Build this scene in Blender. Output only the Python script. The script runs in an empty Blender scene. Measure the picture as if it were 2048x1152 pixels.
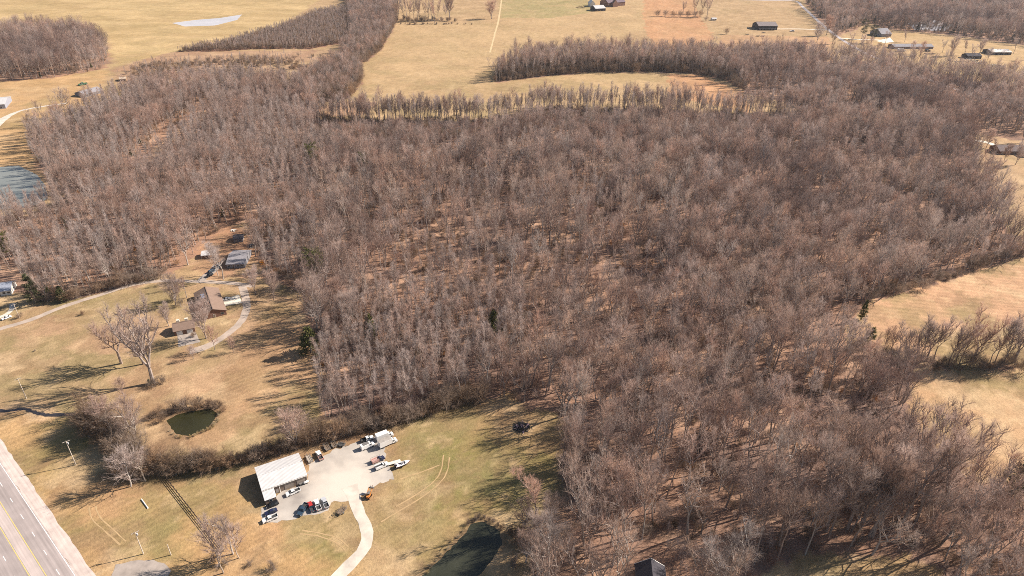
import bpy, math, random
import numpy as np
from mathutils import Vector, Matrix

# ------------------------------------------------------------------ camera, sky, sun, exposure
SC = bpy.context.scene
COL = SC.collection
HC = 215.0                     # flying height of the camera above the ground
PITCH, ROLL, FPX = math.radians(31.0), math.radians(1.2), 1366.0
_f = np.array([0, math.cos(PITCH), -math.sin(PITCH)])
_r = np.array([1.0, 0, 0]); _u = np.array([0, math.sin(PITCH), math.cos(PITCH)])
RGT = math.cos(ROLL) * _r + math.sin(ROLL) * _u
UPV = math.cos(ROLL) * _u - math.sin(ROLL) * _r
CAMP = np.array([0, 0, HC])
cam_data = bpy.data.cameras.new('camera'); cam = bpy.data.objects.new('camera', cam_data); COL.objects.link(cam)
cam_data.sensor_width = 36.0; cam_data.lens = 36.0 * FPX / 2048.0
cam_data.clip_start = 1.0; cam_data.clip_end = 20000.0
M = Matrix(((RGT[0], UPV[0], -_f[0], 0), (RGT[1], UPV[1], -_f[1], 0), (RGT[2], UPV[2], -_f[2], HC), (0, 0, 0, 1)))
cam.matrix_world = M
SC.camera = cam

SUN_EL, SUN_AZ = math.radians(35.0), math.radians(20.0)      # azimuth measured from +X towards +Y
sun_dir = Vector((math.cos(SUN_EL) * math.cos(SUN_AZ), math.cos(SUN_EL) * math.sin(SUN_AZ), math.sin(SUN_EL)))
world = bpy.data.worlds.new('World'); SC.world = world; world.use_nodes = True
nt = world.node_tree; bg = nt.nodes['Background']
sky = nt.nodes.new('ShaderNodeTexSky'); sky.sky_type = 'NISHITA'; sky.sun_disc = False
sky.sun_elevation = SUN_EL; sky.sun_rotation = math.pi / 2 - SUN_AZ
nt.links.new(sky.outputs[0], bg.inputs[0]); bg.inputs[1].default_value = 0.055
sl = bpy.data.lights.new('sun', 'SUN'); sun = bpy.data.objects.new('sun', sl); COL.objects.link(sun)
sl.energy = 5.0; sl.angle = math.radians(0.5); sl.color = (1.0, 0.90, 0.79)
sun.rotation_euler = sun_dir.to_track_quat('Z', 'Y').to_euler()
SC.view_settings.view_transform = 'Standard'; SC.view_settings.look = 'None'
SC.view_settings.exposure = 1.0; SC.view_settings.gamma = 1.0
SC.cycles.max_bounces = 4; SC.cycles.diffuse_bounces = 2; SC.cycles.glossy_bounces = 2
SC.cycles.transmission_bounces = 2; SC.cycles.transparent_max_bounces = 4
SC.cycles.use_denoising = False
SC.cycles.filter_width = 0.9
SC.cycles.caustics_reflective = False; SC.cycles.caustics_refractive = False

# ------------------------------------------------------------------ helpers
def G(x, y, h=0.0):
    """the point of the plane z = h seen at a pixel of the 2048 x 1152 photograph"""
    d = _f + RGT * (x - 1024) / FPX - UPV * (y - 576) / FPX
    return CAMP + d * ((h - HC) / d[2])

def PR(P):
    d = np.asarray(P, float) - CAMP
    z = d @ _f
    return 1024 + FPX * (d @ RGT) / z, 576 - FPX * (d @ UPV) / z

def height_to(b, ty):
    lo, hi = 0.0, 90.0
    for _ in range(40):
        m = (lo + hi) / 2
        if PR(b + np.array([0, 0, m]))[1] > ty: lo = m
        else: hi = m
    return lo

def W(pts): return np.array([G(x, y)[:2] for x, y in pts])

def inpoly(X, Y, P):
    X = np.asarray(X); Y = np.asarray(Y)
    ins = np.zeros(X.shape, bool); n = len(P); j = n - 1
    for i in range(n):
        xi, yi = P[i]; xj, yj = P[j]
        if yi != yj:
            c = ((yi > Y) != (yj > Y)) & (X < (xj - xi) * (Y - yi) / (yj - yi) + xi)
            ins ^= c
        j = i
    return ins

def vnoise(X, Y, s, seed=0):
    """smooth value noise in 0..1 with cell size s"""
    x = np.asarray(X) / s; y = np.asarray(Y) / s
    x0 = np.floor(x).astype(np.int64); y0 = np.floor(y).astype(np.int64)
    fx = x - x0; fy = y - y0; fx = fx * fx * (3 - 2 * fx); fy = fy * fy * (3 - 2 * fy)
    def h(a, b):
        n = (a * 374761393 + b * 668265263 + seed * 1442695041) & 0xffffffff
        n = ((n ^ (n >> 13)) * 1274126177) & 0xffffffff
        return ((n ^ (n >> 16)) & 0xffff) / 65535.0
    return (h(x0, y0) * (1 - fx) + h(x0 + 1, y0) * fx) * (1 - fy) + (h(x0, y0 + 1) * (1 - fx) + h(x0 + 1, y0 + 1) * fx) * fy

def fbm(X, Y, s, seed=0, o=3):
    t = 0; a = 0.5; tot = 0
    for k in range(o):
        t = t + a * vnoise(X, Y, s / 2 ** k, seed + k * 17); tot += a; a *= 0.5
    return t / tot

def polydist(X, Y, L):
    """distance to a polyline"""
    best = np.full(np.shape(X), 1e9)
    for (x0, y0), (x1, y1) in zip(L[:-1], L[1:]):
        dx, dy = x1 - x0, y1 - y0; l2 = dx * dx + dy * dy + 1e-9
        t = np.clip(((X - x0) * dx + (Y - y0) * dy) / l2, 0, 1)
        best = np.minimum(best, np.hypot(X - x0 - t * dx, Y - y0 - t * dy))
    return best

class MB:
    """collects geometry for one mesh"""
    def __init__(self): self.v = []; self.f = []; self.mi = []
    def add(self, verts, faces, mi=0):
        o = len(self.v); self.v.extend([tuple(map(float, q)) for q in verts])
        self.f.extend([tuple(i + o for i in t) for t in faces]); self.mi.extend([mi] * len(faces)); return self
    def box(self, c, s, rz=0.0, mi=0, taper=(1, 1)):
        x, y, z = s[0] / 2, s[1] / 2, s[2] / 2
        P = [(-x, -y, -z), (x, -y, -z), (x, y, -z), (-x, y, -z)]
        P += [(-x * taper[0], -y * taper[1], z), (x * taper[0], -y * taper[1], z), (x * taper[0], y * taper[1], z), (-x * taper[0], y * taper[1], z)]
        ca, sa = math.cos(rz), math.sin(rz)
        P = [(c[0] + a * ca - b * sa, c[1] + a * sa + b * ca, c[2] + d) for a, b, d in P]
        return self.add(P, [(3, 2, 1, 0), (4, 5, 6, 7), (0, 1, 5, 4), (1, 2, 6, 5), (2, 3, 7, 6), (3, 0, 4, 7)], mi)
    def prism(self, prof, y0, y1, inset=0.0, mi=0):
        """profile in x,z extruded along y; inset narrows the upper points a little"""
        n = len(prof); zmin = min(q[1] for q in prof); zmax = max(q[1] for q in prof)
        k = lambda z: inset * (z - zmin) / (zmax - zmin + 1e-9)
        P = [(x, y0 + k(z), z) for x, z in prof] + [(x, y1 - k(z), z) for x, z in prof]
        F = [tuple(range(n)), tuple(range(2 * n - 1, n - 1, -1))]
        F += [(i, i + n, (i + 1) % n + n, (i + 1) % n) for i in range(n)]
        return self.add(P, F, mi)
    def tube(self, pts, rad, n=6, mi=0, cap=True):
        pts = [np.asarray(q, float) for q in pts]; V = []; F = []
        for i, q in enumerate(pts):
            d = pts[min(i + 1, len(pts) - 1)] - pts[max(i - 1, 0)]
            d = d / (np.linalg.norm(d) + 1e-9)
            a = np.cross(d, [0.3, 0.9, 0.1] if abs(d[2]) > .8 else [0, 0, 1]); a /= np.linalg.norm(a) + 1e-9
            b = np.cross(d, a)
            for k in range(n):
                t = 2 * math.pi * k / n
                V.append(q + rad[i] * (a * math.cos(t) + b * math.sin(t)))
        for i in range(len(pts) - 1):
            for k in range(n):
                F.append((i * n + k, i * n + (k + 1) % n, (i + 1) * n + (k + 1) % n, (i + 1) * n + k))
        if cap: F.append(tuple(range((len(pts) - 1) * n, len(pts) * n))); F.append(tuple(range(n - 1, -1, -1)))
        return self.add(V, F, mi)
    def wheel(self, c, r, w, axis='y', mi=0, n=14):
        e = np.array([0, w / 2, 0]) if axis == 'y' else np.array([w / 2, 0, 0])
        return self.tube([np.array(c) - e, np.array(c) + e], [r, r], n, mi)
    def mesh(self, name, mats, smooth=False):
        me = bpy.data.meshes.new(name); me.from_pydata(self.v, [], self.f)
        for m in (mats if isinstance(mats, (list, tuple)) else [mats]): me.materials.append(m)
        if any(self.mi): me.polygons.foreach_set('material_index', self.mi)
        if smooth: me.polygons.foreach_set('use_smooth', [True] * len(self.f))
        me.update(); return me
    def build(self, name, mats, parent=None, smooth=False, **kw):
        o = bpy.data.objects.new(name, self.mesh(name, mats, smooth)); COL.objects.link(o)
        if parent is not None: o.parent = parent
        return tag(o, **kw)

def tag(o, label=None, cat=None, group=None, kind=None):
    if label: o['label'] = label
    if cat: o['category'] = cat
    if group: o['group'] = group
    if kind: o['kind'] = kind
    return o

def empty(name, loc, rz=0.0, label=None, cat=None, group=None):
    o = bpy.data.objects.new(name, None); COL.objects.link(o)
    o.location = [float(q) for q in loc]; o.rotation_euler = (0, 0, rz); o.empty_display_size = 0.5
    return tag(o, label, cat, group)

_kids = {}
def copy_tree(o, parent=None):
    c = o.copy(); COL.objects.link(c)
    if parent is not None: c.parent = parent
    for ch in [q for q in _kids.get(o.name, o.children)]: copy_tree(ch, c)
    return c

# ------------------------------------------------------------------ materials
def mat(name, col, rough=0.8, var=0.15, scale=0.6, metal=0.0, bump=0.0, spec=0.3, objvar=0.0, col2=None):
    m = bpy.data.materials.new(name); m.use_nodes = True
    n = m.node_tree; b = n.nodes['Principled BSDF']
    b.inputs['Roughness'].default_value = rough; b.inputs['Metallic'].default_value = metal
    b.inputs['Specular IOR Level'].default_value = spec
    tc = n.nodes.new('ShaderNodeTexCoord'); no = n.nodes.new('ShaderNodeTexNoise')
    no.inputs['Scale'].default_value = scale; no.inputs['Detail'].default_value = 5.0
    n.links.new(tc.outputs['Object'], no.inputs['Vector'])
    mx = n.nodes.new('ShaderNodeMix'); mx.data_type = 'RGBA'
    c2 = col2 or tuple(min(1, c * (1 + var)) for c in col)
    c1 = tuple(c * (1 - var) for c in col) if col2 is None else col
    mx.inputs[6].default_value = (*c1, 1); mx.inputs[7].default_value = (*c2, 1)
    mr = n.nodes.new('ShaderNodeMapRange'); mr.inputs[1].default_value = .3; mr.inputs[2].default_value = .7
    n.links.new(no.outputs[0], mr.inputs[0]); n.links.new(mr.outputs[0], mx.inputs[0])
    last = mx.outputs[2]
    if objvar:
        oi = n.nodes.new('ShaderNodeObjectInfo'); hs = n.nodes.new('ShaderNodeHueSaturation')
        r2 = n.nodes.new('ShaderNodeMapRange'); r2.inputs[3].default_value = 1 - objvar; r2.inputs[4].default_value = 1 + objvar
        n.links.new(oi.outputs['Random'], r2.inputs[0]); n.links.new(r2.outputs[0], hs.inputs['Value'])
        wn = n.nodes.new('ShaderNodeTexWhiteNoise'); wn.noise_dimensions = '1D'
        n.links.new(oi.outputs['Random'], wn.inputs['W'])
        r3 = n.nodes.new('ShaderNodeMapRange'); r3.inputs[3].default_value = .7; r3.inputs[4].default_value = 1.25
        n.links.new(wn.outputs[0], r3.inputs[0]); n.links.new(r3.outputs[0], hs.inputs['Saturation'])
        n.links.new(last, hs.inputs['Color']); last = hs.outputs[0]
    n.links.new(last, b.inputs['Base Color'])
    if bump:
        bp = n.nodes.new('ShaderNodeBump'); bp.inputs['Strength'].default_value = bump; bp.inputs['Distance'].default_value = .1
        n.links.new(no.outputs[0], bp.inputs['Height']); n.links.new(bp.outputs[0], b.inputs['Normal'])
    return m

def striped(name, col, col2, period, axis='X', rough=.5, metal=0.0, spec=.3):
    """ribbed sheet metal, siding or shingle courses: thin bands across the object"""
    m = mat(name, col, rough, .1, .5, metal, spec=spec); n = m.node_tree; b = n.nodes['Principled BSDF']
    tc = n.nodes.new('ShaderNodeTexCoord'); wv = n.nodes.new('ShaderNodeTexWave')
    wv.bands_direction = axis; wv.inputs['Scale'].default_value = 0.314 / period; wv.inputs['Distortion'].default_value = .2
    n.links.new(tc.outputs['Object'], wv.inputs[0])
    mx = n.nodes.new('ShaderNodeMix'); mx.data_type = 'RGBA'
    src = b.inputs['Base Color'].links[0].from_socket
    pw = n.nodes.new('ShaderNodeMath'); pw.operation = 'POWER'; pw.inputs[1].default_value = 4
    n.links.new(wv.outputs[1], pw.inputs[0]); n.links.new(pw.outputs[0], mx.inputs[0])
    n.links.new(src, mx.inputs[6]); mx.inputs[7].default_value = (*col2, 1)
    n.links.new(mx.outputs[2], b.inputs['Base Color'])
    bp = n.nodes.new('ShaderNodeBump'); bp.inputs['Strength'].default_value = .5; bp.inputs['Distance'].default_value = .04
    n.links.new(wv.outputs[1], bp.inputs['Height']); n.links.new(bp.outputs[0], b.inputs['Normal'])
    return m

def water_mat(name, col, col2, rough=.08, scale=.05):
    m = mat(name, col, rough, .2, scale, spec=.3, col2=col2); n = m.node_tree; b = n.nodes['Principled BSDF']
    no = n.nodes.new('ShaderNodeTexNoise'); no.inputs['Scale'].default_value = 1.2; no.inputs['Detail'].default_value = 3
    tc = n.nodes.new('ShaderNodeTexCoord'); n.links.new(tc.outputs['Object'], no.inputs[0])
    bp = n.nodes.new('ShaderNodeBump'); bp.inputs['Strength'].default_value = .06; bp.inputs['Distance'].default_value = .1
    n.links.new(no.outputs[0], bp.inputs['Height']); n.links.new(bp.outputs[0], b.inputs['Normal'])
    return m

# ------------------------------------------------------------------ layout read off the photograph (pixels -> ground)
MAIN = W([(640,848),(640,690),(604,622),(640,600),(640,288),(760,286),(1000,280),(1100,258),(1300,260),(1500,264),(1640,250),(1720,205),(1800,190),(1935,265),(1940,300),(1975,370),(2000,440),(2040,488),(2080,505),(1900,560),(1740,604),(1705,640),(1690,690),(1780,722),(1830,745),(1812,800),(1830,860),(1890,930),(1960,965),(2060,965),(2300,1150),(2300,1300),(1900,1300),(1870,1170),(1850,1125),(1700,1105),(1600,1118),(1530,1145),(1470,1200),(1400,1290),(1040,1290),(1055,1140),(1065,1050),(1085,1005),(1115,940),(1140,890),(1140,850),(1100,822),(1010,795),(950,798),(800,833)])
LEFTW = W([(-60,560),(50,592),(130,603),(250,574),(345,545),(388,520),(420,480),(470,452),(503,438),(512,520),(535,556),(580,575),(640,600),(640,245),(640,195),(560,168),(430,163),(330,172),(260,190),(200,212),(130,235),(90,250),(60,275),(62,310),(88,345),(112,385),(112,412),(60,430),(-60,440)])
EDGEZ = W([(612,238),(640,290),(760,288),(1000,282),(1100,260),(1300,262),(1500,266),(1640,252),(1720,207),(1640,225),(1500,234),(1300,224),(1100,219),(1000,242),(760,245)])
STAND = W([(640,848),(640,690),(690,650),(760,612),(900,600),(1010,610),(1060,680),(1010,760),(950,798),(800,833)])
RIGHTW = W([(1480,182),(1500,150),(1640,125),(1700,120),(1800,130),(1890,147),(1960,165),(2080,180),(2080,290),(2000,275),(1935,264),(1800,190),(1640,225),(1530,197)])
BELT = W([(988,165),(1003,138),(1060,122),(1160,116),(1300,118),(1450,120),(1560,118),(1660,120),(1640,125),(1500,150),(1490,184),(1450,160),(1390,148),(1300,144),(1180,145),(1080,154)])
RLINE = W([(1700,690),(1760,686),(1800,700),(1900,712),(2080,698),(2080,742),(1900,738),(1800,728)])
FARLEFT = W([(-60,168),(110,156),(215,136),(218,105),(200,80),(150,66),(-60,66)])
THICKET = W([(350,104),(430,103),(520,98),(620,98),(690,86),(700,60),(740,30),(720,14),(640,24),(560,54),(450,86)])
HEDGEROW = W([(600,218),(640,206),(700,197),(725,165),(722,132),(760,102),(785,62),(792,40),(792,-8),(690,-8),(705,60),(692,100),(670,130),(620,152),(580,180)])
FARRIGHT = W([(1612,8),(1640,50),(1672,72),(1700,64),(1740,46),(1780,60),(1900,70),(2080,94),(2080,-34),(1600,-34)])
TRAIL = W([(412,222),(372,255),(335,283),(300,318),(280,335)])

def ribbon(name, line, width, m, z=0.05, step=3.0, rag=0.25, seed=0, **kw):
    """a road or path laid as one sheet along a line, with slightly ragged edges"""
    L = np.array(line, float); rng = random.Random(seed)
    # Catmull-Rom resample
    Pts = []
    for i in range(len(L) - 1):
        p0, p1, p2, p3 = L[max(i-1, 0)], L[i], L[i+1], L[min(i+2, len(L)-1)]
        n = max(2, int(np.linalg.norm(p2 - p1) / step))
        for k in range(n):
            t = k / n
            Pts.append(.5 * (2*p1 + (p2-p0)*t + (2*p0-5*p1+4*p2-p3)*t*t + (3*p1-p0-3*p2+p3)*t**3))
    Pts.append(L[-1]); Pts = np.array(Pts); mb = MB(); V = []; F = []
    for i, q in enumerate(Pts):
        d = Pts[min(i+1, len(Pts)-1)] - Pts[max(i-1, 0)]; d /= np.linalg.norm(d) + 1e-9; nn = np.array([-d[1], d[0]])
        w = width if np.isscalar(width) else np.interp(i / (len(Pts)-1), np.linspace(0, 1, len(width)), width)
        a = q + nn * (w/2 + rng.uniform(-rag, rag)); b = q - nn * (w/2 + rng.uniform(-rag, rag))
        V += [(*a, z), (*(q), z + .01), (*b, z)]
    for i in range(len(Pts)-1):
        o = 3*i; F += [(o, o+1, o+4, o+3), (o+1, o+2, o+5, o+4)]
    F = [t[::-1] for t in F]
    return mb.add(V, F).build(name, m, **kw)

def sheet(name, poly, m, z=0.03, rag=0.3, step=1.5, seed=1, smooth_edge=True, **kw):
    """a filled ground polygon with a ragged outline"""
    P = []; rng = random.Random(seed); n = len(poly)
    for i in range(n):
        a, b = np.array(poly[i], float), np.array(poly[(i+1) % n], float)
        k = max(1, int(np.linalg.norm(b - a) / step))
        for j in range(k):
            q = a + (b - a) * j / k
            P.append((q[0] + rng.uniform(-rag, rag), q[1] + rng.uniform(-rag, rag), z))
    me = bpy.data.meshes.new(name)
    from mathutils.geometry import tessellate_polygon
    tris = tessellate_polygon([[Vector(q) for q in P]])
    F = []
    for t in tris:
        a, b, c = [P[i] for i in t]
        F.append(tuple(t) if (b[0]-a[0])*(c[1]-a[1]) - (b[1]-a[1])*(c[0]-a[0]) > 0 else tuple(t)[::-1])
    me.from_pydata(P, [], F); me.materials.append(m); me.update()
    o = bpy.data.objects.new(name, me); COL.objects.link(o)
    return tag(o, **kw)

# ------------------------------------------------------------------ the ground: one sheet whose cover (grass, stubble, leaf litter) varies
def axis(segs):
    out = []
    for a, b, s in segs: out += list(np.arange(a, b, s))
    return np.array(out + [segs[-1][1]])
gx = axis([(-9000,-3000,1500),(-3000,-1400,100),(-1400,-330,4.5),(-330,390,1.7),(390,1500,4.5),(1500,3100,100),(3100,9100,1500)])
gy = axis([(-600,100,70),(100,460,1.7),(460,1000,3.2),(1000,1900,6.5),(1900,3000,50),(3000,14000,1100)])
X, Y = np.meshgrid(gx, gy); nx, ny = len(gx), len(gy)
big = fbm(X, Y, 60, 3); mid = fbm(X, Y, 14, 5); fine = fbm(X, Y, 4, 9)
jx = X + (fbm(X, Y, 9, 21, 4) - .5) * 16 + (vnoise(X, Y, 2.0, 23) - .5) * 4; jy = Y + (fbm(X, Y, 9, 22, 4) - .5) * 16 + (vnoise(X, Y, 2.0, 24) - .5) * 4
col = np.zeros(X.shape + (3,)); stripe = np.zeros(X.shape); stub = np.zeros(X.shape)
def lerp(c1, c2, t): return np.array(c1) * (1 - t[..., None]) + np.array(c2) * t[..., None]
def paint(poly, c1, c2, t=None, jit=True):
    m = inpoly(jx if jit else X, jy if jit else Y, poly)
    tt = mid if t is None else t
    col[m] = lerp(c1, c2, tt)[m]; return m
tt = np.clip((mid - .3) * 2.2, 0, 1)
col[:] = lerp((.36,.25,.13), (.44,.31,.165), tt)
paint(W([(-200,-60),(660,-60),(640,0),(560,52),(350,104),(230,132),(215,75),(-200,55)]), (.40,.29,.135), (.50,.37,.18), np.clip((fbm(X * .35 + Y * .1, Y, 26, 131) - .32) * 2.6, 0, 1))
paint(W([(222,137),(350,104),(690,100),(690,140),(560,168),(430,163),(250,190)]), (.34,.215,.13), (.42,.285,.17), tt)
m = paint(W([(725,140),(790,50),(1000,45),(1000,-40),(1310,-40),(1290,60),(1100,110),(990,165),(1080,155),(1250,140),(1390,148),(1480,185),(1500,230),(1000,242),(640,245),(640,190)]), (.39,.275,.14), (.45,.32,.165), np.clip((fbm(X * .6, Y * .6, 30, 133) - .3) * 2.4, 0, 1)); stub[m] = .45
paint(W([(1000,-40),(1200,-40),(1180,25),(1100,36),(1000,36)]), (.31,.26,.115), (.38,.29,.14), tt)
for pp in ([(1292,-40),(1372,-40),(1400,35),(1432,78),(1310,110),(1285,35)], [(1335,148),(1400,150),(1490,186),(1500,228),(1340,192)]):
    m = paint(W(pp), (.43,.245,.125), (.49,.285,.145), tt); stub[m] = 1
paint(W([(1440,70),(1660,74),(1668,126),(1440,122)]), (.42,.26,.14), (.46,.29,.155), tt)
paint(W([(640,232),(640,200),(760,205),(720,232)]), (.34,.22,.13), (.4,.25,.15), tt)
# lawns
LAWN = W([(-80,690),(0,655),(300,568),(480,572),(600,596),(640,690),(640,850),(560,882),(450,905),(350,930),(280,870),(140,830),(-80,825)])
m = paint(LAWN, (.38,.25,.14), (.46,.31,.175), tt); stripe[m] = .25
m = paint(W([(440,760),(510,640),(560,610),(640,690),(640,850),(520,870)]), (.35,.225,.12), (.42,.27,.145), tt); stripe[m] = .5
VERGE = W([(-60,828),(140,830),(230,885),(320,958),(470,985),(520,1040),(700,1050),(690,1160),(170,1165),(60,990)])
m = paint(VERGE, (.39,.25,.115), (.49,.32,.15), tt); stripe[m] = .55
m = paint(W([(800,835),(950,798),(1010,795),(1100,825),(1140,860),(1110,940),(1060,1000),(1015,1050),(850,1165),(640,1165),(740,1090),(720,1000),(790,955),(770,890)]), (.36,.24,.115), (.45,.30,.145), tt); stripe[m] = .35
m = paint(W([(1740,608),(2090,505),(2090,700),(1900,712),(1790,700),(1705,680)]), (.46,.285,.16), (.52,.33,.185), tt); stub[m] = .6
paint(W([(1812,800),(1835,745),(2090,742),(2090,960),(1960,965),(1890,930),(1830,860)]), (.43,.275,.145), (.50,.33,.175), tt)
paint(W([(1640,1112),(1850,1115),(1870,1190),(1490,1190)]), (.38,.26,.13), (.45,.31,.15), tt)
paint(W([(1940,262),(2090,270),(2090,500),(2040,485),(2000,440),(1975,370)]), (.40,.275,.15), (.45,.315,.175), tt)
paint(W([(1680,76),(1790,62),(1900,74),(2090,98),(2090,165),(1960,160),(1890,146),(1790,118)]), (.41,.285,.135), (.48,.335,.17), tt)
paint(W([(-80,170),(215,140),(200,212),(60,275),(60,340),(-80,335)]), (.43,.28,.13), (.5,.33,.16), tt)
# leaf litter under the woods
litA, litB, litC = (.33,.20,.125), (.23,.155,.115), (.44,.285,.18)
lit = lerp(litA, litB, np.clip((fbm(X, Y, 26, 41) - .35) * 2.6, 0, 1))
lit = lit + (np.array(litC) - lit) * np.clip((fbm(X, Y, 16, 77) - .56) * 5, 0, 1)[..., None]
for P in (MAIN, LEFTW, RIGHTW, BELT, RLINE, FARLEFT, HEDGEROW, FARRIGHT, EDGEZ):
    m = inpoly(jx, jy, P); col[m] = lit[m]
m = inpoly(jx, jy, THICKET); col[m] = lerp((.27,.15,.1), (.34,.2,.13), tt)[m]
m = inpoly(jx, jy, W([(380,535),(405,490),(440,460),(503,447),(512,520),(535,552),(420,560)])); col[m] = lerp((.36,.21,.12), (.42,.26,.15), tt)[m]
d = polydist(jx, jy, TRAIL); m = d < 4.5; col[m] = lerp((.40,.26,.15), (.46,.3,.17), tt)[m]
# banks and bare earth round the ponds, hedge foot
for q, rr, c in (((395,842), 17, (.34,.22,.11)), ((300,935), 15, (.2,.13,.075)), ((240,915), 14, (.2,.135,.08))):
    g = G(*q); dd = np.hypot((jx - g[0]), (jy - g[1])); t = np.clip(1.6 - dd / rr, 0, 1) * .8
    col[:] = col * (1 - t[..., None]) + np.array(c) * t[..., None]
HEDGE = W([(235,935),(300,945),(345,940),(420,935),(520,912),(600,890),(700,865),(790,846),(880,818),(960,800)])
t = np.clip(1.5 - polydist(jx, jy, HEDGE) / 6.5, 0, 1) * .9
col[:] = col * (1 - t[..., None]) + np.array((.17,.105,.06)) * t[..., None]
# green flushes of new grass
for q, rx, s in (((880,935), 24, .8), ((900,985), 18, .6), ((940,900), 18, .4), ((985,975), 26, .6), ((1040,955), 18, .6), ((1065,895), 12, .3), ((655,1094), 10, .95), ((640,1085), 7, .6), ((467,610), 7, .7), ((545,620), 12, .35), ((345,620), 14, .3), ((150,900), 26, .45), ((330,1085), 12, .5), ((250,1010), 30, .2), ((820,1080), 25, .3), ((490,760), 16, .2), ((180,235), 25, .35), ((870,890), 25, .2)):
    g = G(*q); dd = np.hypot(jx - g[0], jy - g[1]) / rx
    t = np.clip(1.3 - dd, 0, 1) * s * np.clip(.35 + 1.3 * (fine - .2), 0, 1)
    col[:] = col * (1 - t[..., None]) + np.array((.17,.165,.05)) * t[..., None]
# worn earth near the lot
for q, rx, s in (((680,1035), 14, .6), ((560,1050), 10, .5), ((730,1010), 9, .5), ((225,990), 12, .7), ((600,905), 10, .5), ((690,885), 10, .5)):
    g = G(*q); dd = np.hypot(jx - g[0], jy - g[1]) / rx
    t = np.clip(1.2 - dd, 0, 1) * s
    col[:] = col * (1 - t[..., None]) + np.array((.44,.27,.14)) * t[..., None]
# grass never one colour: olive, brown and bleached patches outside the woods
grass = np.ones(X.shape, bool)
for P in (MAIN, LEFTW, RIGHTW, BELT, FARLEFT, HEDGEROW, FARRIGHT, THICKET, EDGEZ): grass &= ~inpoly(X, Y, P)
near = np.clip(1.4 - Y / 900, .25, 1)
for sc, sd, lo, cc, amt in ((34, 301, .5, (.22,.19,.08), .65), (13, 302, .55, (.29,.185,.10), .6), (20, 303, .58, (.56,.42,.235), .55), (6, 304, .58, (.27,.19,.095), .5), (5, 305, .6, (.55,.40,.22), .4)):
    t = np.clip((fbm(jx, jy, sc, sd, 4) - lo) * 6, 0, 1) * amt * near * grass
    col[:] = col * (1 - t[..., None]) + np.array(cc) * t[..., None]
# muddy rims of the ponds
for q in ([(333,842),(352,868),(378,872),(415,857),(436,828),(420,818),(384,822),(352,830),(333,842)], [(845,1152),(877,1121),(934,1064),(942,1047),(962,1043),(985,1053),(999,1064),(1004,1089)], [(0,334),(38,331),(74,350),(92,372),(95,398),(62,414),(0,424)]):
    t = np.clip(1.5 - polydist(jx, jy, W(q)) / 2.4, 0, 1) * .8
    col[:] = col * (1 - t[..., None]) + np.array((.22,.15,.085)) * t[..., None]
col *= (.82 + .36 * fine)[..., None] * np.array((.91,.885,.94))
me = bpy.data.meshes.new('ground')
idx = np.arange(nx * ny).reshape(ny, nx)
quads = np.stack([idx[:-1, :-1], idx[:-1, 1:], idx[1:, 1:], idx[1:, :-1]], -1).reshape(-1, 4)
me.vertices.add(nx * ny); me.vertices.foreach_set('co', np.stack([X, Y, np.zeros_like(X)], -1).astype(np.float32).ravel())
me.loops.add(quads.size); me.loops.foreach_set('vertex_index', quads.ravel().astype(np.int32))
me.polygons.add(len(quads)); me.polygons.foreach_set('loop_start', np.arange(0, quads.size, 4, dtype=np.int32))
me.polygons.foreach_set('loop_total', np.full(len(quads), 4, np.int32))
at = me.attributes.new('cover', 'FLOAT_COLOR', 'POINT')
at.data.foreach_set('color', np.concatenate([col, stripe[..., None]], -1).astype(np.float32).ravel())
a2 = me.attributes.new('stubble', 'FLOAT', 'POINT'); a2.data.foreach_set('value', stub.astype(np.float32).ravel())
me.update(calc_edges=True)
gm = bpy.data.materials.new('ground_cover'); gm.use_nodes = True; n = gm.node_tree; L_ = n.links.new
b = n.nodes['Principled BSDF']; b.inputs['Roughness'].default_value = .95; b.inputs['Specular IOR Level'].default_value = .05
ca = n.nodes.new('ShaderNodeAttribute'); ca.attribute_name = 'cover'
sa = n.nodes.new('ShaderNodeAttribute'); sa.attribute_name = 'stubble'
tc = n.nodes.new('ShaderNodeTexCoord')
def noise(scale, det=4, rough=.6):
    q = n.nodes.new('ShaderNodeTexNoise'); q.inputs['Scale'].default_value = scale; q.inputs['Detail'].default_value = det
    q.inputs['Roughness'].default_value = rough; L_(tc.outputs['Object'], q.inputs['Vector']); return q
def mathn(op, a, b_=None, c=None):
    q = n.nodes.new('ShaderNodeMath'); q.operation = op
    for i, v in enumerate((a, b_, c)):
        if v is None: continue
        if isinstance(v, (int, float)): q.inputs[i].default_value = v
        else: L_(v, q.inputs[i])
    return q.outputs[0]
n1, n2, n3 = noise(.9, 6, .75), noise(.16, 4), noise(.022, 3)
v = mathn('ADD', mathn('MULTIPLY', n1.outputs[0], 1.25), mathn('MULTIPLY', n2.outputs[0], .42))
v = mathn('ADD', v, mathn('MULTIPLY', n3.outputs[0], .22))
v = mathn('ADD', v, .055)
def rows(ang, period, dist):
    mp = n.nodes.new('ShaderNodeMapping'); mp.inputs['Rotation'].default_value = (0, 0, ang); L_(tc.outputs['Object'], mp.inputs[0])
    w = n.nodes.new('ShaderNodeTexWave'); w.inputs['Scale'].default_value = .314 / period; w.inputs['Distortion'].default_value = dist
    w.inputs['Detail'].default_value = 2; w.inputs['Detail Scale'].default_value = .06 * period; L_(mp.outputs[0], w.inputs[0]); return w.outputs[1]
mow = mathn('MULTIPLY', mathn('SUBTRACT', rows(math.radians(49), 3.0, 1.2), .5), mathn('MULTIPLY', ca.outputs['Alpha'], .2))
stb = mathn('MULTIPLY', mathn('SUBTRACT', rows(math.radians(100), 4.2, 1.0), .5), mathn('MULTIPLY', sa.outputs['Fac'], .2))
v = mathn('ADD', v, mathn('ADD', mow, stb))
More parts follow.
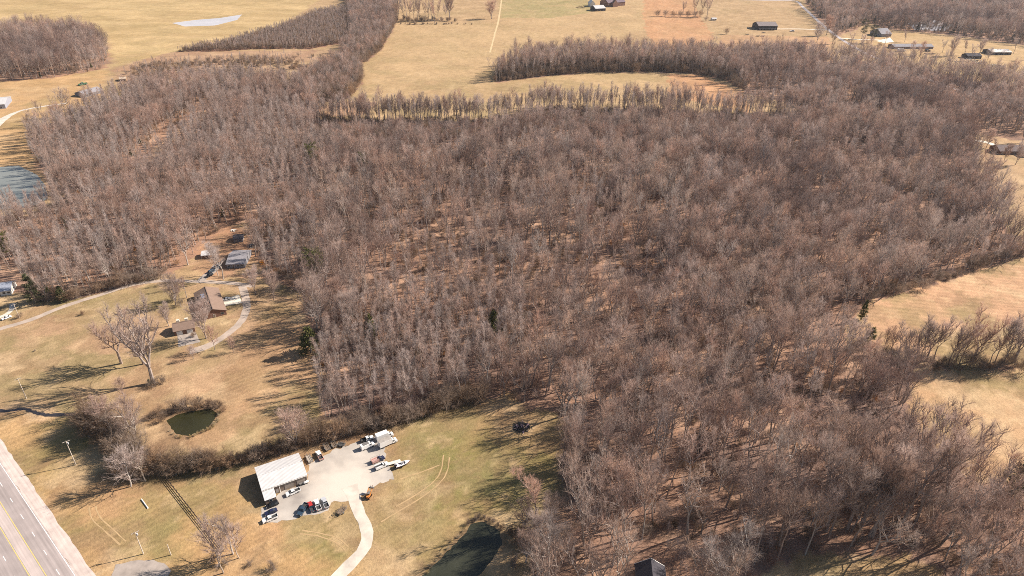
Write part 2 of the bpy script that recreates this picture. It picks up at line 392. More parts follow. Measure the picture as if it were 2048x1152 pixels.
hs = n.nodes.new('ShaderNodeVectorMath'); hs.operation = 'SCALE'; L_(ca.outputs['Color'], hs.inputs[0]); L_(v, hs.inputs['Scale'])
L_(hs.outputs[0], b.inputs['Base Color'])
bp = n.nodes.new('ShaderNodeBump'); bp.inputs['Strength'].default_value = .7; bp.inputs['Distance'].default_value = .35
L_(n1.outputs[0], bp.inputs['Height']); L_(bp.outputs[0], b.inputs['Normal'])
me.materials.append(gm)
ground = bpy.data.objects.new('ground', me); COL.objects.link(ground); tag(ground, kind='structure')

# ------------------------------------------------------------------ roads, lot, water
M_LANE = mat('worn_asphalt', (.33,.28,.265), .9, .12, .12, bump=.2)
M_TURN = mat('pale_asphalt', (.46,.385,.355), .9, .1, .15)
M_SHOULDER = mat('shoulder_paving', (.52,.43,.385), .9, .14, .3)
M_WHITE = mat('white_road_paint', (.75,.73,.7), .6, .1, 2)
M_YELLOW = mat('yellow_road_paint', (.72,.50,.16), .6, .12, 2)
M_GRAVEL = mat('lot_gravel', (.27,.24,.215), .95, .0, .09, bump=.4, col2=(.47,.425,.375))
M_DRIVE = mat('white_gravel', (.54,.48,.41), .95, .2, .22, bump=.2)
M_CHIP = mat('lane_chippings', (.39,.315,.26), .95, .16, .2, bump=.2)
M_CONC = mat('concrete', (.66,.6,.5), .85, .1, .4)
M_OLDASPH = mat('driveway_asphalt', (.33,.28,.245), .95, .2, .3)
M_TRACK = mat('flattened_grass', (.40,.275,.145), .95, .15, .4)
def along_road(m, amt):
    """wheel-polished and oil-darkened bands running with the traffic"""
    n = m.node_tree; b = n.nodes['Principled BSDF']; src = b.inputs['Base Color'].links[0].from_socket
    t_ = n.nodes.new('ShaderNodeTexCoord'); mp = n.nodes.new('ShaderNodeMapping'); mp.inputs['Rotation'].default_value = (0, 0, math.radians(40.8)); n.links.new(t_.outputs['Object'], mp.inputs[0])
    m2 = n.nodes.new('ShaderNodeVectorMath'); m2.operation = 'MULTIPLY'; m2.inputs[1].default_value = (.03, 1.1, 1); n.links.new(mp.outputs[0], m2.inputs[0])
    q = n.nodes.new('ShaderNodeTexNoise'); q.inputs['Scale'].default_value = 1; q.inputs['Detail'].default_value = 4; n.links.new(m2.outputs[0], q.inputs[0])
    r = n.nodes.new('ShaderNodeMapRange'); r.inputs[1].default_value = .3; r.inputs[2].default_value = .7; r.inputs[3].default_value = 1 - amt; r.inputs[4].default_value = 1 + amt; n.links.new(q.outputs[0], r.inputs[0])
    s = n.nodes.new('ShaderNodeVectorMath'); s.operation = 'SCALE'; n.links.new(src, s.inputs[0]); n.links.new(r.outputs[0], s.inputs['Scale']); n.links.new(s.outputs[0], b.inputs['Base Color'])
for m_ in (M_LANE, M_TURN, M_SHOULDER): along_road(m_, .16)
k_ = HC / 170.0
a0 = G(0, 926.5)[:2]; b0 = G(150, 1151.5)[:2]; hd = (b0 - a0) / np.linalg.norm(b0 - a0); hn = np.array([hd[1], -hd[0]])
def hw(off, t): return a0 + hn * off + hd * t
def strip(name, o0, o1, t0, t1, m, z, seg=1, **kw):
    mb = MB(); ts = np.linspace(t0, t1, seg + 1); V = []; F = []
    for t in ts: V += [(*hw(o0, t), z), (*hw(o1, t), z)]
    for i in range(seg): F.append((2*i, 2*i+1, 2*i+3, 2*i+2))
    F = [q[::-1] for q in F]
    return mb.add(V, F).build(name, m, **kw)
T0, T1 = -260, 420
strip('highway', -.45, 18.6, T0, T1, M_LANE, .05, 20, kind='structure')
ribbon('highway_shoulder', [hw(-2.55, t) for t in np.linspace(T0, T1, 30)], 4.5, M_SHOULDER, z=.035, rag=.35, kind='structure')
ribbon('far_shoulder', [hw(20.6, t) for t in np.linspace(T0, T1, 30)], 4.2, M_SHOULDER, z=.035, rag=.35, kind='structure')
strip('turn_lane', 7.1, 10.4, T0, T1, M_TURN, .062, 1, kind='structure')
strip('shoulder_edging', -.44, -.2, T0, T1, M_TURN, .062, 1, kind='structure')
strip('lane_marking', -.1, .14, T0, T1, M_WHITE, .068, 1, kind='structure')
strip('lane_marking', 18.0, 18.22, T0, T1, M_WHITE, .068, 1, kind='structure')
strip('lane_marking', 6.62, 6.86, T0, T1, M_YELLOW, .068, 1, kind='structure')
strip('lane_marking', 10.6, 10.84, T0, T1, M_YELLOW, .068, 1, kind='structure')
mb = MB(); per = 9.6132 * k_; ph = 10.757 * k_
for off in (3.47, 14.2):
    for k in range(-14, 22):
        t = ph + (k + (.35 if off > 10 else 0)) * per
        q = [hw(off - .11, t - 1.6), hw(off + .11, t - 1.6), hw(off + .11, t + 1.6), hw(off - .11, t + 1.6)]
        mb.add([(*w_, .068) for w_ in q], [(3, 2, 1, 0)])
mb.build('lane_marking', M_WHITE, kind='structure')

# the lot's gravel is freshest, and whitest, where the drive comes in
n = M_GRAVEL.node_tree; b = n.nodes['Principled BSDF']; src = b.inputs['Base Color'].links[0].from_socket
tcg = n.nodes.new('ShaderNodeTexCoord'); vd = n.nodes.new('ShaderNodeVectorMath'); vd.operation = 'DISTANCE'; gq = G(695, 968); vd.inputs[1].default_value = (gq[0], gq[1], .03)
n.links.new(tcg.outputs['Object'], vd.inputs[0]); nz = n.nodes.new('ShaderNodeTexNoise'); nz.inputs['Scale'].default_value = .25; nz.inputs['Detail'].default_value = 4; n.links.new(tcg.outputs['Object'], nz.inputs[0])
ad = n.nodes.new('ShaderNodeMath'); ad.operation = 'MULTIPLY_ADD'; ad.inputs[1].default_value = 14; n.links.new(nz.outputs[0], ad.inputs[0]); n.links.new(vd.outputs['Value'], ad.inputs[2])
mrg = n.nodes.new('ShaderNodeMapRange'); mrg.inputs[1].default_value = 13; mrg.inputs[2].default_value = 27; n.links.new(ad.outputs[0], mrg.inputs[0])
mxg = n.nodes.new('ShaderNodeMix'); mxg.data_type = 'RGBA'; mxg.inputs[6].default_value = (.55,.49,.42,1); n.links.new(mrg.outputs[0], mxg.inputs[0]); n.links.new(src, mxg.inputs[7]); n.links.new(mxg.outputs[2], b.inputs['Base Color'])
LOT = W([(616,928),(640,915),(665,901),(695,891),(727,879),(750,872),(766,888),(772,920),(784,945),(789,957),(752,970),(736,977),(732,988),(690,1003),(662,1004),(658,1020),(640,1027),(600,1034),(548,1045),(526,1043),(524,1018),(551,1003),(560,985),(616,966)])
sheet('gravel_lot', LOT, M_GRAVEL, .03, .7, kind='structure')
ribbon('gravel_drive', W([(699,972),(706,990),(716,1020),(731,1052),(735,1078),(722,1105),(697,1132),(672,1158),(630,1200)]), [6.5,5.0,4.3,4.2,4.4,4.6,4.6,4.6], M_DRIVE, .045, 2.6, .28, kind='structure')
ribbon('country_lane', W([(-60,680),(0,658),(60,640),(130,612),(200,590),(260,571),(320,562),(400,563),(470,567),(505,573)]), 3.4, M_CHIP, .04, 3, .25, kind='structure')
ribbon('driveway', W([(484,572),(491,596),(493,618),(482,643),(458,666),(424,688),(396,699),(380,703)]), [4.6,4.4,4.2,4.2,4.4,5.5], M_CHIP, .045, 2, .25, kind='structure')
ribbon('driveway', W([(398,565),(412,552),(428,540),(436,528)]), 5.0, M_OLDASPH, .045, 2, .3, kind='structure')
sheet('parking_pad', W([(441,600),(478,589.5),(484,606),(445,613)]), M_CONC, .05, .05, 3, kind='structure')
sheet('garage_apron', W([(355,671),(391,664),(401,684),(357,694)]), M_OLDASPH, .045, .1, 3, kind='structure')
sheet('driveway', W([(232,1130),(262,1122),(305,1119),(328,1127),(342,1140),(330,1175),(215,1175),(222,1150)]), M_OLDASPH, .045, .3, 2, kind='structure')
ribbon('driveway', W([(-20,256),(10,236),(40,222),(85,213),(135,206)]), [16,9,4,3.4,3.4], M_DRIVE, .045, 3, .4, kind='structure')
ribbon('driveway', W([(-40,640),(0,634),(15,627),(24,618),(24,607)]), 2.6, M_DRIVE, .045, 2, .2, kind='structure')
ribbon('county_road', W([(1440,-1),(1545,1),(1590,2),(1606,14),(1642,47),(1682,78),(1735,108),(1790,130),(1860,160),(1950,190),(2080,220)]), 6.0, mat('road_chip_seal', (.40,.36,.36), .9, .12, .1), .05, 6, .3, kind='structure')
ribbon('driveway', W([(1545,58),(1600,58),(1655,60)]), 5, M_CONC, .045, 5, .3, kind='structure')
ribbon('driveway', W([(1680,76),(1720,79),(1765,80)]), 5, M_CONC, .045, 5, .3, kind='structure')
sheet('parking_pad', W([(1752,82),(1780,75),(1788,84),(1768,86)]), M_CONC, .05, .2, 6, kind='structure')
ribbon('driveway', W([(1950,281),(1975,285),(2002,296)]), 6, M_CONC, .045, 4, .3, kind='structure')
ribbon('field_path', W([(1006,-30),(1003,0),(997,40),(989,70),(980,105)]), 2.6, mat('path_dirt', (.52,.39,.22), .95, .1, .2), .04, 10, .3, kind='structure')
for nm, ln in (('a', [(899,914),(893,946),(874,971),(837,999),(800,1021),(762,1044)]), ('b', [(887,910),(881,943),(864,966),(828,992),(792,1013)]), ('c', [(604,1061),(637,1066),(674,1076),(697,1094)]), ('d', [(600,1068),(635,1072),(668,1083),(690,1100)]), ('e', [(178,1015),(184,1038),(205,1058),(240,1090)]), ('f', [(192,1012),(197,1030),(214,1048),(252,1083)]), ('g', [(800,958),(840,945),(880,930)])):
    ribbon('tyre_track', W(ln), .5, M_TRACK, .02, 2, .12, seed=len(ln) + ord(nm), kind='structure')

WAT_G = water_mat('green_pond_water', (.018,.018,.008), (.04,.037,.014), .3)
WAT_T = water_mat('dark_pond_water', (.02,.022,.015), (.05,.052,.036), .16, .06)
WAT_B = water_mat('bluish_pond_water', (.15,.17,.165), (.24,.245,.225), .3, .02)
WAT_F = water_mat('pale_pond_water', (.42,.41,.43), (.55,.53,.55), .4, .02)
sheet('pond_water', W([(333,842),(352,868),(378,872),(415,857),(436,828),(420,818),(384,822),(352,830)]), WAT_G, .02, .25, 1.5, kind='structure')
sheet('pond_water', W([(845,1152),(877,1121),(934,1064),(942,1047),(962,1043),(985,1053),(999,1064),(1004,1089),(985,1119),(958,1152),(930,1190),(820,1190)]), WAT_T, .02, .3, 1.5, kind='structure')
sheet('pond_water', W([(-60,333),(0,334),(38,331),(74,350),(92,372),(95,398),(62,414),(-60,424)]), WAT_B, .02, .4, 3, kind='structure')
sheet('pond_water', W([(344,46),(390,40),(440,36),(484,29),(474,40),(430,51),(370,53)]), WAT_F, .04, .4, 6, kind='structure')
sheet('pond_water', W([(1815,46),(1870,40),(1910,50),(1890,62),(1830,60)]), WAT_F, .04, .4, 6, kind='structure')
sheet('pond_water', W([(1405,756),(1422,750),(1438,756),(1432,768),(1412,768)]), WAT_T, .03, .2, 2, kind='structure')
ribbon('creek', W([(-40,816),(10,822),(45,818),(75,826),(100,830),(150,829)]), [1.2,1.6,1.4,1.8,2.2,2.0], water_mat('creek_water', (.02,.02,.025), (.05,.045,.05), .1), .03, 1.2, .35, kind='structure')

# ------------------------------------------------------------------ trees
def bark(name, c1, c2, var=.18, thru=0.0):
    m = mat(name, c1, .9, 0, .5, spec=.1, objvar=var, col2=c2)
    if thru:                                     # slender twigs are round: light reaches round them
        n = m.node_tree; b = n.nodes['Principled BSDF']; src = b.inputs['Base Color'].links[0].from_socket
        tr = n.nodes.new('ShaderNodeBsdfTranslucent'); mx = n.nodes.new('ShaderNodeMixShader'); mx.inputs[0].default_value = thru
        n.links.new(src, tr.inputs[0]); n.links.new(b.outputs[0], mx.inputs[1]); n.links.new(tr.outputs[0], mx.inputs[2])
        n.links.new(mx.outputs[0], n.nodes['Material Output'].inputs[0])
    return m
M_BARK = bark('grey_bark', (.24,.19,.165), (.38,.31,.27))
M_TWIG = bark('brown_twigs', (.43,.305,.25), (.55,.405,.34), .28, .38)
M_DTWIG = bark('dark_twigs', (.25,.17,.145), (.34,.24,.205), .25, .35)
M_GTWIG = bark('bleached_twigs', (.49,.37,.305), (.61,.475,.40), .18, .38)
M_PALEBARK = bark('pale_bark', (.30,.255,.22), (.44,.385,.34), .16)
M_PALETWIG = bark('pale_twigs', (.44,.34,.295), (.56,.445,.39), .22, .38)
M_WHITEBARK = bark('white_bark', (.48,.42,.36), (.62,.55,.48), .05)
M_BRUSH = bark('brush_twigs', (.24,.17,.12), (.35,.255,.19), .3, .3)
M_NEEDLE = bark('evergreen_needles', (.05,.058,.02), (.14,.135,.05), .3)
M_RUST = bark('rusty_dead_leaves', (.34,.16,.055), (.45,.24,.1), .2)

def _rot(d, ang, rng):
    a = np.cross(d, rng.normal(size=3)); a /= np.linalg.norm(a) + 1e-9
    return d * math.cos(ang) + a * math.sin(ang)

class Tree:
    def __init__(self, seed): self.rng = np.random.default_rng(seed); self.trunk = MB(); self.crown = MB()
    def blade(self, p, d, L, w):
        s = np.cross(d, self.rng.normal(size=3)); s *= w / 2 / (np.linalg.norm(s) + 1e-9)
        self.crown.add([p - s, p + s, p + d * L], [(0, 1, 2)])
    def line(self, p, d, L, r0, r1, k, wob, trop, sides, mb):
        pts = [p]; rad = [r0]
        for i in range(k):
            d = d + self.rng.normal(size=3) * wob + np.array([0, 0, trop]); d /= np.linalg.norm(d)
            p = p + d * (L / k); pts.append(p); rad.append(r0 + (r1 - r0) * (i + 1) / k)
        mb.tube(pts, rad, sides, cap=False); return pts, d
    def at(self, pts, t):
        i = min(int(t * (len(pts) - 1)), len(pts) - 2); f = t * (len(pts) - 1) - i
        return pts[i] * (1 - f) + pts[i + 1] * f, (pts[i + 1] - pts[i]) / (np.linalg.norm(pts[i + 1] - pts[i]) + 1e-9)
    def twigs(self, p, d, L, n, w, sprays):
        R = self.rng
        for _ in range(n):
            t = R.uniform(.15, 1); q, dd = p + d * L * t, _rot(d, R.uniform(.25, .8), R); dd[2] += .22; dd /= np.linalg.norm(dd)
            l = min(2.0, max(.9, L * R.uniform(.5, 1.0)))
            self.blade(q, dd, l, w)
            for _ in range(sprays):
                u = R.uniform(.3, 1.0); self.blade(q + dd * l * u, _rot(dd, R.uniform(.2, .65), R), l * R.uniform(.4, .8), w * .62)

def hardwood(seed, H=26, spread=6.5, cb=.38, nl=20, nb=6, nt=4, sp=3, leads=1, r=.3, up=(.4, 1.05), tw=.033):
    T = Tree(seed); R = T.rng
    stems = []
    if leads == 1:
        pts, d = T.line(np.zeros(3), np.array([R.normal() * .04, R.normal() * .04, 1]), H * .9, r, .05, 9, .06, .05, 7, T.trunk); stems = [(pts, cb, 1.0)]
    else:
        fh = H * cb * R.uniform(.55, 1.0)
        base, d = T.line(np.zeros(3), np.array([R.normal() * .05, R.normal() * .05, 1]), fh, r * 1.15, r * .85, 4, .05, .03, 7, T.trunk)
        a0_ = R.uniform(0, 6.28)
        for k in range(leads):
            a = a0_ + k * 6.283 / leads + R.normal() * .3; s = R.uniform(.22, .5)
            pts, _ = T.line(base[-1], np.array([math.cos(a) * s, math.sin(a) * s, 1.0]), (H - fh) * R.uniform(.85, 1.0), r * .62, .04, 7, .09, .06, 6, T.trunk)
            stems.append((pts, .12, .8))
    for pts, c0, sc in stems:
        for i in range(max(4, int(nl / len(stems) + .5) + (1 if leads > 1 else 0))):
            t = c0 + (1 - c0) * ((i + R.uniform(.1, .9)) / max(4, nl / len(stems)))
            t = min(t, .99); q, d = T.at(pts, t)
            a = i * 2.4 + R.uniform(-.5, .5); tilt = R.uniform(*up) * (1.15 - .45 * t)
            dd = np.array([math.cos(a) * math.sin(tilt), math.sin(a) * math.sin(tilt), math.cos(tilt)])
            tt_ = (t - c0) / (1 - c0); L = spread * sc * (1.22 - .72 * tt_ ** 1.8) * R.uniform(.7, 1.15)
            lr = max(.075, r * .55 * (1 - .55 * t))
            lp, ld = T.line(q, dd, L, lr, .025, 5, .12, .11, 5, T.trunk if lr > .075 else T.crown)
            for j in range(nb):
                u = R.uniform(.12, 1.0); bq, bd = T.at(lp, u)
                bl = L * R.uniform(.34, .6) * (1.15 - .5 * u); b2 = _rot(bd, R.uniform(.35, .9), R); b2[2] += .25; b2 /= np.linalg.norm(b2)
                bp_, bd2 = T.line(bq, b2, bl, max(.045, lr * .45), .02, 3, .13, .1, 3, T.crown)
                T.twigs(bp_[0], (bp_[-1] - bp_[0]) / (np.linalg.norm(bp_[-1] - bp_[0]) + 1e-9), bl, nt, tw, sp)
        T.twigs(pts[-2], np.array([0, 0, 1.0]), H * .1, nt * 2, tw, sp)
    return T

def slender(seed, H=22, spread=2.4, cb=.42, tw=.036):
    return hardwood(seed, H, spread, cb, 20, 5, 4, 3, 1, .17, (.4, 1.05), tw)

def shrubby(seed, H=4.0, stems=9, w=2.2, tw=.05):
    T = Tree(seed); R = T.rng
    for k in range(stems):
        a = R.uniform(0, 6.28); s = R.uniform(.1, .75); q = np.array([R.normal() * w * .3, R.normal() * w * .3, 0])
        L = H * R.uniform(.6, 1.05)
        pts, d = T.line(q, np.array([math.cos(a) * s, math.sin(a) * s, 1.0]), L, .055, .015, 4, .14, .05, 3, T.trunk)
        for j in range(6):
            u = R.uniform(.2, 1.0); bq, bd = T.at(pts, u); bl = H * R.uniform(.2, .42)
            b2 = _rot(bd, R.uniform(.4, 1.1), R)
            T.blade(bq, b2, bl, tw * 1.2); T.twigs(bq, b2, bl, 8, tw * .85, 4)
    return T

def evergreen(seed, H=9.0, w=2.6, n=2600, cone=True):
    T = Tree(seed); R = T.rng
    T.line(np.zeros(3), np.array([0, 0, 1.0]), H * .95, .02 * H, .03, 6, .03, .03, 6, T.trunk)
    nb = 70
    for k in range(nb):
        t = (k + R.uniform()) / nb; z = H * (.06 + .92 * t)
        if not cone: z = H * (.3 + .68 * t)
        rad = (w * (1 - t) ** .8 if cone else w * (.55 + .6 * math.sin(3.0 * t))) * R.uniform(.55, 1.25) + .15
        a = R.uniform(0, 6.28); d = np.array([math.cos(a), math.sin(a), R.uniform(-.15, .45) if cone else R.uniform(-.1, .4)]); d /= np.linalg.norm(d)
        p = np.array([0, 0, z]); T.trunk.tube([p, p + d * rad * .85], [.035, .01], 3, cap=False)
        for j in range(n // nb):
            u = R.uniform(.15, 1) ** .7; q = p + d * rad * u + R.normal(size=3) * (.14 + .1 * (rad * .3))
            T.blade(q, _rot(d, R.uniform(.2, 1.3), R), R.uniform(.3, .75) * (1 if cone else 1.25), R.uniform(.12, .26))
    return T

HARD = [hardwood(10 + k, H=h, spread=s * 1.2, cb=c + .04, leads=l, r=rr, nl=nl) for k, (h, s, c, l, rr, nl) in enumerate(
    [(27,6.6,.40,1,.30,20),(25,7.4,.36,2,.33,22),(28,6.2,.46,1,.28,19),(24,7.6,.34,3,.34,24),(26,5.6,.45,1,.25,18),(23,6.4,.38,2,.27,20),(29,6.8,.42,2,.34,22),(25,5.4,.50,1,.24,17)])]
SLIM = [slender(40 + k, h, s, c) for k, (h, s, c) in enumerate([(22,3.1,.42),(24,2.8,.5),(20,3.5,.34),(23,2.4,.55),(21,3.0,.45)])]
BRSH = [shrubby(60 + k, h, st, w) for k, (h, st, w) in enumerate([(3.2,9,1.6),(4.4,11,2.2),(2.4,9,1.5),(5.5,10,2.0)])]
CEDR = [evergreen(80, 9.0, 2.3), evergreen(81, 11.0, 2.8), evergreen(82, 8.0, 2.6), evergreen(83, 16, 4.2, 2800, False)]

rs = np.random.default_rng(5)
def scatter(poly, s, jitter=.75, seed=0):
    R = np.random.default_rng(seed); lo = poly.min(0); hi = poly.max(0)
    xs, ys = np.arange(lo[0], hi[0], s), np.arange(lo[1], hi[1], s * .9)
    A, B = np.meshgrid(xs, ys); A = A + (np.arange(len(ys)) % 2 * s / 2)[:, None]
    A = (A + R.uniform(-jitter, jitter, A.shape) * s * .6).ravel(); B = (B + R.uniform(-jitter, jitter, B.shape) * s * .6).ravel()
    k = inpoly(A, B, poly); return np.stack([A[k], B[k]], 1)

CLEAR = [W(q) for q in (
    [(380,540),(398,495),(440,462),(503,448),(512,518),(530,553),(420,563)],           # yard of the grey house
    [(-60,545),(40,545),(62,600),(-60,610)],                                            # house by the lane
    [(150,160),(250,150),(262,185),(215,205),(150,205)],                                # far yard
    [(1935,268),(2090,272),(2090,350),(1990,350)],
    [(1235,1320),(1370,1320),(1345,1125),(1297,1100),(1250,1145)],
    [(1030,1005),(1100,965),(1150,1040),(1130,1180),(1030,1180)],
    [(1790,0),(1845,0),(1845,22),(1790,22)])]
ROADS = [(W([(1682,78),(1735,108),(1790,130),(1860,160),(1950,190),(2080,220)]), 6.5), (W([(1590,2),(1606,14),(1642,47),(1682,78)]), 8), (TRAIL, 11.0),
         (W([(-60,680),(0,658),(60,640),(130,612),(200,590),(260,571),(320,562),(400,563),(470,567),(505,573)]), 4.0)]
def keep(P, clear=True):
    k = np.ones(len(P), bool)
    if clear:
        for q in CLEAR: k &= ~inpoly(P[:, 0], P[:, 1], q)
    for L, w in ROADS: k &= polydist(P[:, 0], P[:, 1], L) > w
    d = np.c_[P, np.zeros(len(P))] - CAMP; z = d @ _f
    px, py = 1024 + FPX * (d @ RGT) / z, 576 - FPX * (d @ UPV) / z
    k &= (px > -150) & (px < 2200) & (py > -60) & (py < 1300)
    return P[k]

def wood(name, label, sites, templates, mats, cat='woods'):
    """an uncounted stand of trees as one object: its own mesh holds a few trees and the places they grow at"""
    V = []; F = []; MI = []; var = []
    for k, (T, mt, mc) in enumerate(templates):
        for mb, mi in ((T.trunk, mt), (T.crown, mc)):
            o = len(V); V += mb.v; F += [tuple(i + o for i in t) for t in mb.f]; MI += [mi] * len(mb.f); var += [k] * len(mb.v)
    nT = len(V); V = V + [(float(x), float(y), 0.0) for x, y, *_ in sites]
    me = bpy.data.meshes.new(name); me.from_pydata(V, [], F)
    for m in mats: me.materials.append(m)
    me.polygons.foreach_set('material_index', MI)
    def attr(nm, ty, vals):
        a = me.attributes.new(nm, ty, 'POINT'); a.data.foreach_set('value', vals)
    S = np.array(sites, float)
    attr('variant', 'INT', np.r_[np.array(var), S[:, 2]].astype(np.int32)); attr('is_site', 'BOOLEAN', np.r_[np.zeros(nT), np.ones(len(S))].astype(bool))
    attr('turn', 'FLOAT', np.r_[np.zeros(nT), S[:, 3]].astype(np.float32)); attr('size', 'FLOAT', np.r_[np.ones(nT), S[:, 4]].astype(np.float32))
    attr('lean', 'FLOAT', np.r_[np.zeros(nT), rs.normal(0, .07, len(S))].astype(np.float32))
    me.update()
    o = bpy.data.objects.new(name, me); COL.objects.link(o); tag(o, label, cat, kind='stuff')
    ng = bpy.data.node_groups.new(name, 'GeometryNodeTree')
    ng.interface.new_socket('Geometry', in_out='INPUT', socket_type='NodeSocketGeometry'); ng.interface.new_socket('Geometry', in_out='OUTPUT', socket_type='NodeSocketGeometry')
    N = ng.nodes.new; L = ng.links.new; gi, go = N('NodeGroupInput'), N('NodeGroupOutput')
    def named(nm, ty):
        q = N('GeometryNodeInputNamedAttribute'); q.data_type = ty; q.inputs[0].default_value = nm; return q.outputs[0]
    sep = N('GeometryNodeSeparateGeometry'); sep.domain = 'POINT'; L(gi.outputs[0], sep.inputs[0]); L(named('is_site', 'BOOLEAN'), sep.inputs[1])
    rot = N('ShaderNodeCombineXYZ'); L(named('turn', 'FLOAT'), rot.inputs[2]); L(named('lean', 'FLOAT'), rot.inputs[0])
    sz = named('size', 'FLOAT'); jn = N('GeometryNodeJoinGeometry'); vn = named('variant', 'INT')
    for k in range(len(templates)):
        cmp = N('FunctionNodeCompare'); cmp.data_type = 'INT'; cmp.operation = 'EQUAL'; L(vn, cmp.inputs[2]); cmp.inputs[3].default_value = k
        s1 = N('GeometryNodeSeparateGeometry'); s1.domain = 'POINT'; L(sep.outputs[0], s1.inputs[0]); L(cmp.outputs[0], s1.inputs[1])
        s2 = N('GeometryNodeSeparateGeometry'); s2.domain = 'POINT'; L(sep.outputs[1], s2.inputs[0]); L(cmp.outputs[0], s2.inputs[1])
        ip = N('GeometryNodeInstanceOnPoints'); L(s1.outputs[0], ip.inputs['Points']); L(s2.outputs[0], ip.inputs['Instance'])
        L(rot.outputs[0], ip.inputs['Rotation']); L(sz, ip.inputs['Scale']); L(ip.outputs[0], jn.inputs[0])
    L(jn.outputs[0], go.inputs[0])
    md = o.modifiers.new('stand', 'NODES'); md.node_group = ng
    return o

def sites(P, variants, s0, s1, seed):
    R = np.random.default_rng(seed)
    return np.c_[P, R.choice(variants, len(P)), R.uniform(0, 6.283, len(P)), R.uniform(s0, s1, len(P))]

# templates for the woods: hardwoods, slender trees, brush, saplings with rusty leaves, cedars
TEMPL = [(T, 0, 1) for T in HARD] + [(T, 2, 3) for T in SLIM] + [(T, 4, 4) for T in BRSH] + [(CEDR[0], 0, 5), (CEDR[2], 0, 5)] + [(BRSH[0], 0, 6)] + [(HARD[k], 0, 7) for k in (0, 1, 3, 6)] + [(HARD[k], 2, 8) for k in (1, 2, 5)] + [(BRSH[k], 7, 7) for k in (1, 3)]
TMATS = [M_BARK, M_TWIG, M_PALEBARK, M_PALETWIG, M_BRUSH, M_NEEDLE, M_RUST, M_DTWIG, M_GTWIG]
nH, nS, nB = len(HARD), len(SLIM), len(BRSH)
vH = list(range(nH)); vS = list(range(nH, nH + nS)); vB = list(range(nH + nS, nH + nS + nB)); vC = [nH + nS + nB, nH + nS + nB + 1]; vR = [nH + nS + nB + 2]; q0 = vR[0] + 1; vD = [q0 + i for i in range(4)]; vG = [q0 + 4 + i for i in range(3)]; vK = [q0 + 7, q0 + 8]

def mixed(P, s0, s1, seed, base=None):
    """trees of one wood, drifting between pale, ordinary and dark kinds from place to place"""
    S = sites(P, base or vH, s0, s1, seed); R = np.random.default_rng(seed + 900)
    v = fbm(P[:, 0], P[:, 1], 75, seed + 70); u = R.uniform(0, 1, len(P))
    dk = u < np.clip((.47 - v) * 5, .08, .85); pl = (~dk) & (R.uniform(0, 1, len(P)) < np.clip((v - .48) * 4, .05, .7))
    sl = (R.uniform(0, 1, len(P)) < np.clip((fbm(P[:, 0], P[:, 1], 60, seed + 71) - .5) * 5, .04, .7))
    S[dk, 2] = R.choice(vD, dk.sum()); S[pl, 2] = R.choice(vG, pl.sum()); S[sl, 2] = R.choice(vS, sl.sum())
    big = fbm(P[:, 0], P[:, 1], 50, seed + 72); S[:, 4] *= .82 + .4 * big
    return S

def thin(P, s, seed, lo, hi):
    """leave natural gaps: drop sites where a slow noise is low"""
    v = fbm(P[:, 0], P[:, 1], s, seed); R = np.random.default_rng(seed)
    return P[R.uniform(0, 1, len(P)) < np.clip((v - lo) / (hi - lo), .15, 1)]

inS = lambda P: inpoly(P[:, 0], P[:, 1], STAND)
Pm = keep(scatter(MAIN, 8.0, .9, seed=1)); Pm = thin(Pm[~inS(Pm)], 40, 7, .12, .42)
far = np.hypot(Pm[:, 0], Pm[:, 1])
order = np.argsort(far); Pm = Pm[order]
def shown(P, h=20):
    d = np.c_[P, np.full(len(P), h)] - CAMP; z = d @ _f; px, py = 1024 + FPX * (d @ RGT) / z, 576 - FPX * (d @ UPV) / z
    d0 = np.c_[P, np.zeros(len(P))] - CAMP; z0 = d0 @ _f; px0, py0 = 1024 + FPX * (d0 @ RGT) / z0, 576 - FPX * (d0 @ UPV) / z0
    return (py < 1140) & ((px < 2040) | (px0 < 2040)) & (px > 5)
vis = shown(Pm); near_idx = np.where(vis)[0][:232]; near_set = np.zeros(len(Pm), bool); near_set[near_idx] = True
GROVE = Pm[near_set]; Prest = Pm[~near_set]
Ps = keep(scatter(STAND, 4.7, 1.1, seed=2)); Ps = Ps[np.argsort(np.hypot(Ps[:, 0], Ps[:, 1]))]
STANDP, Psrest = Ps[:278], Ps[278:]
Pb = thin(keep(scatter(MAIN, 6.5, seed=3)), 30, 9, .3, .75); Pk = thin(keep(scatter(MAIN, 7.5, seed=33)), 26, 91, .3, .7)
_e = np.array([(u, np.interp(u, (620, 1000, 1100, 1300, 1500, 1640), (243, 242, 220, 224, 234, 226))) for u in np.sort(np.random.default_rng(2).uniform(618, 1680, 820))]) + np.random.default_rng(3).normal(0, 1, (820, 2)) * (2, 4.5)
EDGE = W(_e)
S_ = np.concatenate([mixed(Prest, .62, 1.2, 1), sites(EDGE, vS * 3 + vH[4:5] + vH[7:8], .8, 1.3, 41), sites(keep(scatter(EDGEZ, 5.0, seed=44)), vB + vK, .7, 1.5, 45), sites(thin(keep(scatter(EDGEZ, 7.0, seed=46)), 25, 93, .4, .7), vS, .4, .8, 46), sites(thin(keep(scatter(MAIN, 8.5, seed=43)), 28, 92, .5, .72), vK, .9, 1.8, 42), sites(Psrest, vS + vS + [vH[4]], .65, 1.15, 2), sites(Pb, vB, .5, 1.2, 3), sites(Pk, vS, .3, .6, 31), sites(thin(keep(scatter(MAIN, 15, seed=4)), 30, 19, .5, .8), vR, .5, 1.0, 4)])
wood('woodland', 'wide bare winter woods filling the middle, behind the nearer trees', S_, TEMPL, TMATS)
